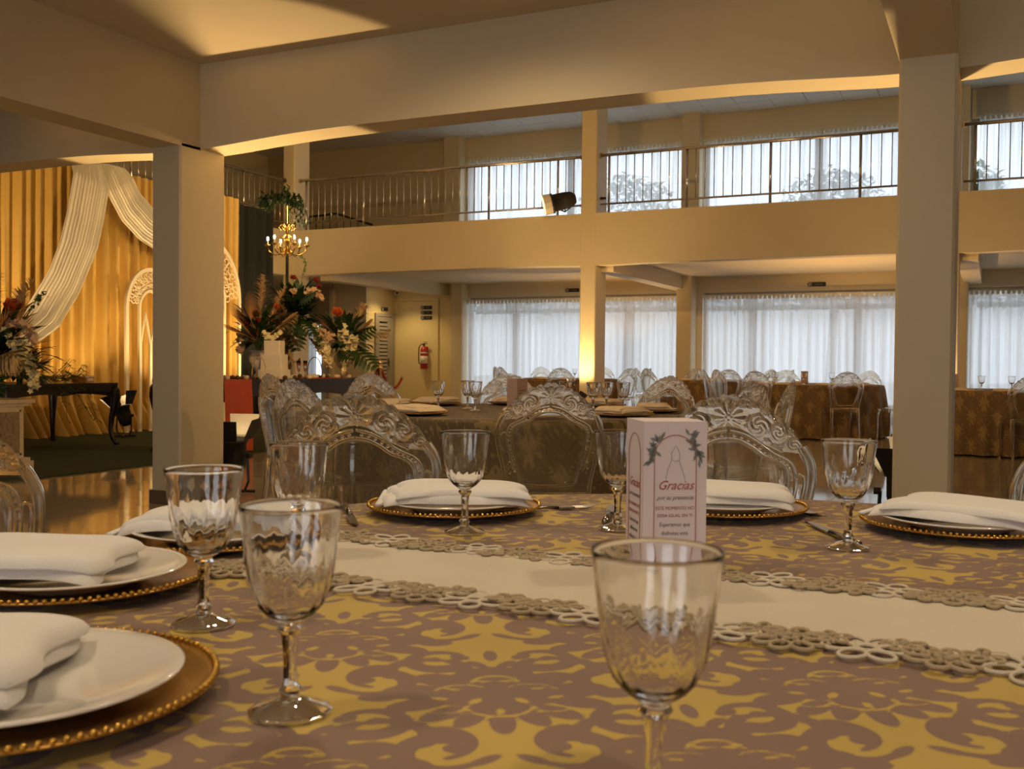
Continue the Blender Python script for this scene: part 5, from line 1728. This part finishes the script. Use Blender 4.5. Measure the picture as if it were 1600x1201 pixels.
def napkin_mesh(nm, L, W, drop, layers, lace=True):
    """folded linen laid over a plate, ends drooping towards the rim"""
    t = thing('napkin', 'x', 'napkin', (0, 0, 0), 0, 'folded linen napkins')
    for k in range(layers):
        sL, sW = L * (1 - 0.06 * k), W * (1 - 0.10 * k)
        th = 0.017 - 0.003 * k
        z0 = 0.013 * k
        rng = random.Random(nm * 7 + k)
        ph = [rng.uniform(0, 6) for _ in range(6)]
        def shape(u, v, top, k=k, sL=sL, sW=sW, z0=z0, th=th, ph=ph):
            x, y = (u - 0.5) * sL, (v - 0.5) * sW
            x += 0.007 * math.sin(3 * v * PI + ph[0]) + 0.012 * k
            y += 0.006 * math.sin(2 * u * PI + ph[1]) - 0.006 * k
            e = max(0, abs(u - 0.5) * 2 - 0.5) / 0.5
            g = (1 - abs(2 * u - 1) ** 12) * (1 - abs(2 * v - 1) ** 10)
            z = z0 - drop * e * e
            if top:
                z += th * (0.12 + 0.88 * g ** 0.5) * (1 + 0.10 * math.sin(4 * u + ph[2]) * math.sin(3 * v + ph[3]))
                z -= 0.0016 * math.exp(-((v - 0.5 - 0.22 * math.sin(ph[4])) / 0.03) ** 2)
            return (x, y, z + 0.001)
        nb = MB()
        nb.grid(lambda u, v: shape(u, v, True), 40, 26)
        nb.grid(lambda u, v: shape(1 - u, v, False), 40, 26)
        for q in range(39):
            for r0, r1 in ((0, 0), (25, 25)):
                a0, a1 = q * 26 + r0, (q + 1) * 26 + r0
                b0, b1 = 1040 + (39 - q) * 26 + r0, 1040 + (38 - q) * 26 + r0
                nb.f.append((a0, b0, b1, a1) if r0 == 0 else (a0, a1, b1, b0))
        for q in range(25):
            nb.f.append((q, q + 1, 1040 + 39 * 26 + q + 1, 1040 + 39 * 26 + q))
            nb.f.append((39 * 26 + q, 1040 + q, 1040 + q + 1, 39 * 26 + q + 1))
        nb.build('fold', 'napkin', t, smooth=True)
    if lace:
        lm = MB()
        for i in range(15):
            y = (i / 14 - 0.5) * W * 0.94
            lm.ball((-L / 2 - 0.004, y, 0.006 - drop), 0.007, 7, 4, (1, 1, 0.5))
        o = lm.build('lace_trim', 'napkin', t, smooth=True)
        o['kind'] = 'stuff'
    return t
NK = [napkin_mesh(1, 0.265, 0.20, 0.006, 2), napkin_mesh(2, 0.25, 0.20, 0.008, 2), napkin_mesh(3, 0.29, 0.14, 0.012, 2)]
_first_set = [True]
def warm_tint(n):
    for c in n.children:
        c.material_slots[0].link = 'OBJECT'
        c.material_slots[0].material = M['napkin_far']
def setting(x, y, z, rz, nk, names, group_far=False, plate_off=(0, 0), nk_off=(0, 0), nk_rz=None, nk_tilt=0.0):
    cl, pl, nl = names
    dup(cp0, (x, y, z + 0.0005), rz, cl)
    o = dp0.copy()
    COL.objects.link(o)
    o.location = (x + plate_off[0], y + plate_off[1], z + 0.005)
    o['label'] = pl
    n = dup(NK[nk], (x + plate_off[0] + nk_off[0], y + plate_off[1] + nk_off[1], z + 0.0285), rz if nk_rz is None else nk_rz, nl)
    if group_far:
        warm_tint(n)
    return n
ZT = TH + 0.001
setting(-0.926, 1.684, ZT, 0.50, 0, ('gold beaded charger in front of the left clear chair', 'white plate under the napkin in front of the left clear chair', 'thick folded napkin in front of the left clear chair'))
setting(-0.475, 1.935, ZT, 0.25, 1, ('gold charger right of the printed card', 'white plate right of the printed card', 'folded napkin right of the printed card'))
setting(-0.050, 1.925, ZT, -0.25, 0, ('gold charger at the right edge of the nearest table', 'white plate at the right edge of the nearest table', 'folded napkin at the right edge of the nearest table'))
setting(-1.095, 1.230, ZT, 1.15, 2, ('gold charger behind the left goblets', 'white plate behind the left goblets', 'lace edged napkin behind the left goblets'), nk_rz=0.45)
setting(-1.045, 0.905, ZT, 1.5, 1, ('gold charger at the left edge, farther of the two', 'white plate at the left edge with its bare rim showing', 'folded napkin over the farther left edge plate'), nk_off=(-0.06, -0.035), nk_rz=0.5)
setting(-0.735, 0.575, ZT, 2.0, 1, ('gold beaded charger in the bottom left corner', 'shiny white plate in the bottom left corner', 'napkin draped off the plate in the bottom left corner'), nk_off=(-0.10, -0.035), nk_rz=0.55)
for k, (a, nm) in enumerate(((5, 'front'), (45, 'right front'), (85, 'right'), (137, 'right rear'), (182, 'rear'), (-139, 'left rear'), (-103, 'left'), (-42, 'left front'))):
    x, y = cam_ring(T2, a, 0.80)
    setting(x, y, ZT, math.atan2(T2[1] - y, T2[0] - x) + PI / 2, k % 2, ('gold charger at the %s of the middle table' % nm, 'white plate at the %s of the middle table' % nm, 'folded napkin at the %s of the middle table' % nm), group_far=True)
for k, (l, d, lab) in enumerate(((-0.47, 0.05, 'leftmost goblet on the middle table'), (-0.30, 0.15, 'goblet second from left on the middle table'), (-0.245, -0.1, 'goblet third from left on the middle table'),
                                 (0.45, 0.0, 'left of the three close goblets on the middle table'), (0.54, 0.12, 'middle of the three close goblets on the middle table'), (0.63, 0.02, 'right of the three close goblets on the middle table'), (0.30, 0.3, 'goblet behind the centre chair on the middle table'))):
    dup(G0, (T2[0] - 0.4316 * d + 0.902 * l, T2[1] + 0.902 * d + 0.4316 * l, TH + 0.001), 0.2 * k, lab)
for (p, cl, s), nm, angs in zip(FAR, names, ((0, 42, 88, 178, -132, -88, -44), (0, 60, -60, 180), (-8, 36, -52, -150), (-10, 40, -60, 150))):
    for a in angs:
        x, y = cam_ring(p, a, 0.74 * s)
        o = dup(NK[1], (x, y, TH + 0.002), math.atan2(p[1] - y, p[0] - x) + PI / 2, 'folded napkin at the %s of the distant brown table %s' % (sname(a), nm), 'napkins on the table ' + nm, skip=('lace_trim',))
        warm_tint(o)
    for a in angs[::2]:
        x, y = cam_ring(p, a + 16, 0.52 * s)
        dup(G0, (x, y, TH + 0.001), 0, 'goblet at the %s of the distant brown table %s' % (sname(a), nm), 'goblets on the table ' + nm)
# ---- cutlery
def fork_parts(loc, rz, label):
    t = thing('fork', label, 'fork', loc, rz, 'dark steel cutlery')
    MB().tube([(0, -0.19, 0.004), (0, -0.10, 0.005), (0, -0.03, 0.006), (0, 0.0, 0.004)], [0.006, 0.0045, 0.003, 0.004], 6).build('handle', 'cutlery', t, smooth=True)
    MB().rbox((0, 0.016, 0.004), (0.024, 0.034, 0.003), 0.006).build('neck', 'cutlery', t)
    for i in range(4):
        x = -0.0105 + 0.007 * i
        MB().tube([(x, 0.03, 0.004), (x, 0.055, 0.0035), (x, 0.078, 0.0065)], [0.0016, 0.0015, 0.0008], 5).build('tine', 'cutlery', t)
    return t
def knife(loc, rz, label):
    t = thing('knife', label, 'knife', loc, rz, 'dark steel cutlery')
    MB().tube([(0, -0.12, 0.005), (0, -0.05, 0.006), (0, 0.0, 0.005)], [0.007, 0.006, 0.005], 8).build('handle', 'cutlery', t, smooth=True)
    MB().prism([(-0.006, 0.0), (0.008, 0.0), (0.010, 0.06), (0.006, 0.10), (-0.004, 0.115), (-0.006, 0.05)], 0.003, 0.006).build('blade', 'cutlery', t)
    return t
fork_parts((-0.765, 1.815, ZT), -0.75, 'dark fork right of the charger by the left clear chair')
knife((-1.065, 1.54, ZT), -2.45, 'dark knife left of the charger by the left clear chair')
fork_parts((-0.325, 2.005, ZT), -2.6, 'dark fork right of the charger behind the printed card')
knife((-0.245, 1.77, ZT), 0.5, 'knife tip beside the goblet at the right')
knife((-0.655, 1.80, ZT), 0.3, 'knife left of the printed card')

# ---- lace edged runner
RY = 1.205
rn = thing('table_runner', 'cream linen runner with lace flower edges on the nearest table', 'runner', (0, 0, 0))
def rfab(u, v):
    x = -1.02 + 1.83 * u
    y = RY + (v - 0.5) * 0.255
    return ((x, y, TH + 0.0035 + 0.0012 * math.sin(9 * x) * math.sin(30 * y) + 0.0008 * math.sin(23 * x + 4)), (0, 0, 1))
MB().slab(rfab, 80, 14, 0.002).build('linen', 'linen', rn, smooth=True)
def ringpetal(mb, cx, cy, a, b, rot, z, w, n=12):
    c, s = math.cos(rot), math.sin(rot)
    P = []
    for i in range(n):
        t = 2 * PI * i / n
        x, y = a * math.cos(t), b * math.sin(t)
        P.append((cx + x * c - y * s, cy + x * s + y * c, z))
    mb.tube(P, w, 4, closed=True)
fa = MB()
for k in range(6):
    a = 2 * PI * k / 6
    ringpetal(fa, 0.0255 * math.cos(a), 0.0255 * math.sin(a), 0.0155, 0.0115, a, 0.003, 0.0024)
ringpetal(fa, 0, 0, 0.009, 0.009, 0, 0.0032, 0.0022, 10)
fb = MB()
for k in range(8):
    a = 2 * PI * k / 8
    c, s = math.cos(a), math.sin(a)
    ringpetal(fb, 0.026 * c, 0.026 * s, 0.0125, 0.0095, a, 0.003, 0.0028, 10)
    fb.ball((0.0185 * c, 0.0185 * s, 0.004), 0.0042, 5, 3)
for k in range(5):
    a = 2 * PI * k / 5
    fb.ball((0.007 * math.cos(a), 0.007 * math.sin(a), 0.0045), 0.006, 5, 3, (1, 1, 0.6))
fc = MB()
for k in range(5):
    a = 2 * PI * k / 5
    ringpetal(fc, 0.013 * math.cos(a), 0.013 * math.sin(a), 0.0085, 0.0060, a, 0.003, 0.0024, 9)
fc.ball((0, 0, 0.004), 0.005, 5, 3)
LA, LB, LC = fa.mesh('lace_flower'), fb.mesh('lace_flower'), fc.mesh('lace_bud')
LA.materials.append(M['lace_white'])
LB.materials.append(M['lace_beige'])
LC.materials.append(M['lace_beige'])
_rng = random.Random(2)
for side in (-1, 1):
    x = -1.0
    k = 0
    while x < 0.80:
        for me, nm, off, px in ((LA if k % 2 == 0 else LB, 'lace_flower', 0.143, 0.0), (LC, 'lace_bud', 0.123, 0.037)):
            o = bpy.data.objects.new(nm, me)
            COL.objects.link(o)
            o.parent = rn
            o.location = (x + px + _rng.uniform(-.002, .002), RY + side * (off + _rng.uniform(-.003, .003)), TH + 0.002 + (0.0015 if nm == 'lace_bud' else 0.0))
            o.rotation_euler = (_rng.uniform(-.05, .05), _rng.uniform(-.04, .04), _rng.uniform(0, 6))
            s = _rng.uniform(1.02, 1.12)
            o.scale = (s, s, s)
        x += 0.074
        k += 1
for j in range(4):
    o = bpy.data.objects.new('lace_flower', LA if j % 2 else LB)
    COL.objects.link(o)
    o.parent = rn
    o.location = (-1.045, RY - 0.105 + 0.07 * j, TH + 0.002)

# ================================================================== CARDS
def text_part(parent, s, size, loc, m, shear=0.0, bold=0.0, rotz=0.0, sx=1.0):
    cu = bpy.data.curves.new('lettering', 'FONT')
    cu.body = s
    cu.size = size
    cu.align_x = 'CENTER'
    cu.align_y = 'CENTER'
    cu.shear = shear
    cu.offset = bold
    cu.extrude = 0.0001
    cu.resolution_u = 3
    tmp = bpy.data.objects.new('lettering', cu)
    COL.objects.link(tmp)
    dg = bpy.context.evaluated_depsgraph_get()
    me = bpy.data.meshes.new_from_object(tmp.evaluated_get(dg))
    bpy.data.objects.remove(tmp)
    bpy.data.curves.remove(cu)
    me.materials.clear()
    me.materials.append(M[m])
    o = bpy.data.objects.new('lettering', me)
    COL.objects.link(o)
    o.parent = parent
    o.location = loc
    o.rotation_euler = (PI / 2, 0, rotz)
    o.scale = (sx, 1, 1)
    return o
CW, CH = 0.086, 0.208
card = thing('message_card', 'white printed box card reading Gracias por tu presencia', 'card', (-0.400, 1.322, TH + 0.0055), math.radians(34))
cbox = MB().bb(-CW / 2, CW / 2, -CW / 2, CW / 2, 0, CH).build('box', 'card', card)
def arch_path(y, w, z0, z1, n=18):
    zs = z1 - w
    return [(-w, y, z0), (-w, y, zs)] + [(w * math.cos(PI - PI * i / n), y, zs + w * math.sin(PI * i / n)) for i in range(1, n)] + [(w, y, zs), (w, y, z0)]
F_ = -CW / 2 - 0.0004
MB().tube(arch_path(F_, 0.0285, 0.012, 0.190), 0.0006, 4).build('printed_arch', 'ink_red', cbox)
MB().tube([(F_, a, c) for a, b, c in arch_path(0, 0.0285, 0.012, 0.190)], 0.0006, 4).build('printed_arch', 'ink_red', cbox)
_rng = random.Random(6)
for s in (-1, 1):
    lf = MB()
    for i in range(26):
        t = _rng.random()
        x = s * (0.020 + 0.014 * t + _rng.uniform(-.003, .003))
        z = 0.190 - 0.034 * t + _rng.uniform(-.004, .004)
        lf.leaf((x, F_ - 0.0002, z), (s * _rng.uniform(-.4, 1), 0, _rng.uniform(-1, 1)), 0.010, 0.0045, 0.0, up=(0, -1, 0), seg=2)
    _o = lf.build('printed_leaves', 'ink_leaf', cbox)
    _o['kind'] = 'stuff'
sk = MB()
for P in ([(-.002, .172), (-.006, .166), (-.005, .158), (-.010, .146), (-.013, .132)], [(.003, .172), (.006, .164), (.005, .156), (.010, .142), (.014, .130)], [(-.002, .172), (0, .176), (.003, .172)], [(-.005, .158), (0, .155), (.005, .157)]):
    sk.tube([(x, F_, z) for x, z in P], 0.0003, 4)
_o = sk.build('printed_sketch', 'ink_leaf', cbox)
_o['kind'] = 'stuff'
for s, size, z, m, sh, b, sx in (('Gracias', 0.0170, 0.1235, 'ink_red', 0.45, 0.0001, 0.95), ('por tu presencia', 0.0082, 0.1075, 'ink_grey', 0.4, 0.0, 0.9),
                                 ('ESTE MOMENTO NO', 0.0062, 0.0935, 'ink_red', 0, 0.0, 0.92), ('SERIA IGUAL SIN TI', 0.0062, 0.0838, 'ink_red', 0, 0.0, 0.92),
                                 ('Esperamos que', 0.0076, 0.0720, 'ink_grey', 0, 0.0, 0.9), ('disfrutes esta', 0.0076, 0.0605, 'ink_grey', 0, 0.0, 0.9),
                                 ('celebración como', 0.0076, 0.0490, 'ink_grey', 0, 0.0, 0.88), ('como nosotros', 0.0076, 0.0375, 'ink_grey', 0, 0.0, 0.9)):
    text_part(cbox, s, size, (0, F_, z), m, sh, b, 0.0, sx)
    text_part(cbox, s, size, (F_, 0, z), m, sh, b, -PI / 2, sx)
def small_card(loc, rz, label):
    t = thing('message_card', label, 'card', loc, rz, 'pink message cards')
    MB().bb(-0.043, 0.043, -0.043, 0.043, 0, 0.19).build('box', 'card_far', t)
    for k in range(6):
        MB().bb(-0.026, 0.026, -0.0438, -0.043, 0.03 + 0.018 * k, 0.034 + 0.018 * k).build('printed_line', 'ink_red', t)
        MB().bb(0.043, 0.0438, -0.026, 0.026, 0.03 + 0.018 * k, 0.034 + 0.018 * k).build('printed_line', 'ink_red', t)
    return t
small_card((T2[0] + 0.0, T2[1] + 0.0, TH + 0.001), 1.2, 'pink message card on the middle table')
small_card((FAR[0][0][0] - 0.1, FAR[0][0][1], TH + 0.001), 0.4, 'pink message card on the brown table left of the right column')
small_card((FAR[2][0][0] - 0.4, FAR[2][0][1] + 0.1, TH + 0.001), 0.4, 'pink message card on the brown table right of the right column')

# ================================================================== SIGNS, EXTINGUISHER, CAMERA
def sign(loc, rz, label, w=0.24, icon=0):
    t = thing('wall_sign', label, 'sign', loc, rz, 'black direction signs')
    h = 0.075
    MB().rbox((0.03, 0, 0), (w - 0.06, h, 0.012), 0.012).build('plate', 'sign_black', t)
    MB().lathe([(0, -0.006), (0.046, -0.006), (0.046, 0.008), (0, 0.008)], 20, (-w / 2 + 0.045, 0, 0)).build('disc', 'sign_black', t)
    MB().lathe([(0.033, 0.0085), (0.039, 0.0085), (0.039, 0.0095), (0.033, 0.0095)], 20, (-w / 2 + 0.045, 0, 0), close=True).build('disc_ring', 'sign_white', t)
    c = -w / 2 + 0.045
    if icon == 0:
        MB().box((c, 0, 0.0095), (0.02, 0.036, 0.002)).build('icon', 'sign_white', t)
    elif icon == 1:
        MB().prism([(c - .02, -.012), (c + .02, -.012), (c, .02)], 0.0085, 0.0105).build('icon', 'sign_white', t)
    else:
        MB().box((c, 0, 0.0095), (0.012, 0.05, 0.002), 0.7).build('icon', 'sign_white', t)
    MB().box((0.045, 0, 0.0065), (w * 0.4, 0.012, 0.001)).build('printed_line', 'sign_grey', t)
    t.rotation_euler = (PI / 2, 0, rz)
    return t
sign((-12.50, 18.39, 2.13), 0, 'black sign on the shaded corridor wall', 0.30, 2)
sign((-12.33, 19.12, 2.20), PI / 2, 'black sign above the louvred door', 0.26, 0)
sign((-11.49, 19.53, 2.245), 0, 'top one of three black signs above the extinguisher', 0.29, 1)
sign((-11.49, 19.53, 2.13), 0, 'middle one of three black signs above the extinguisher', 0.29, 2)
sign((-11.49, 19.53, 2.015), 0, 'lowest one of three black signs above the extinguisher', 0.29, 0)
sign((-8.00, 19.59, 2.56), 0, 'black sign over the window left of the middle post', 0.32, 2)
sign((-3.04, 19.59, 2.56), 0, 'black sign over the window right of the middle post', 0.34, 0)
ex = thing('fire_extinguisher', 'red fire extinguisher hanging on the yellow wall', 'extinguisher', (-11.49, 19.44, 0.87))
turned([(0, 0), (0.075, 0), (0.082, 0.012), (0.082, 0.40), (0.075, 0.44), (0.05, 0.475), (0.026, 0.49), (0.024, 0.51), (0, 0.51)], 24, 'cylinder', 'red', ex)
exc = [c for c in ex.children][0]
turned([(0.0826, 0.12), (0.0828, 0.12), (0.0828, 0.29), (0.0826, 0.29)], 24, 'paper_label', 'label_white', exc)
turned([(0.0826, 0.345), (0.0829, 0.345), (0.0829, 0.375), (0.0826, 0.375)], 24, 'name_band', 'sign_white', exc)
MB().cyl((0, 0, 0.50), (0, 0, 0.56), 0.022, 10).box((0.03, -0.01, 0.565), (0.11, 0.02, 0.014)).box((0.035, -0.01, 0.60), (0.10, 0.018, 0.010)).build('valve', 'black', ex)
MB().tube([(-0.01, 0, 0.545), (-0.07, -0.02, 0.55), (-0.115, -0.03, 0.48), (-0.12, -0.03, 0.3), (-0.115, -0.03, 0.14), (-0.09, -0.03, 0.11)], 0.011, 7).build('hose', 'black', ex, smooth=True)
turned([(0.0835, 0.10), (0.0855, 0.10), (0.0855, 0.115), (0.0835, 0.115)], 24, 'strap', 'black', exc)
MB().bb(-0.05, 0.05, 0.083, 0.10, 0.3, 0.5).build('bracket', 'red', ex)
cc = thing('security_camera', 'small white security camera in the recess corner', 'camera', (-12.20, 19.40, 2.60))
MB().cyl((0, 0.1, 0.06), (0, 0.02, 0.0), 0.018, 8).build('arm', 'white_plastic', cc)
MB().cyl((-0.04, 0.04, 0.0), (0.08, -0.10, -0.03), 0.045, 14).build('body', 'white_plastic', cc, smooth=False)
MB().cyl((0.08, -0.10, -0.03), (0.088, -0.109, -0.032), 0.030, 12).build('lens', 'black', cc)

# the unplaced pattern pieces of the place settings are no longer needed
for o in [cp0, dp0] + NK:
    for c in list(o.children):
        bpy.data.objects.remove(c)
    bpy.data.objects.remove(o)
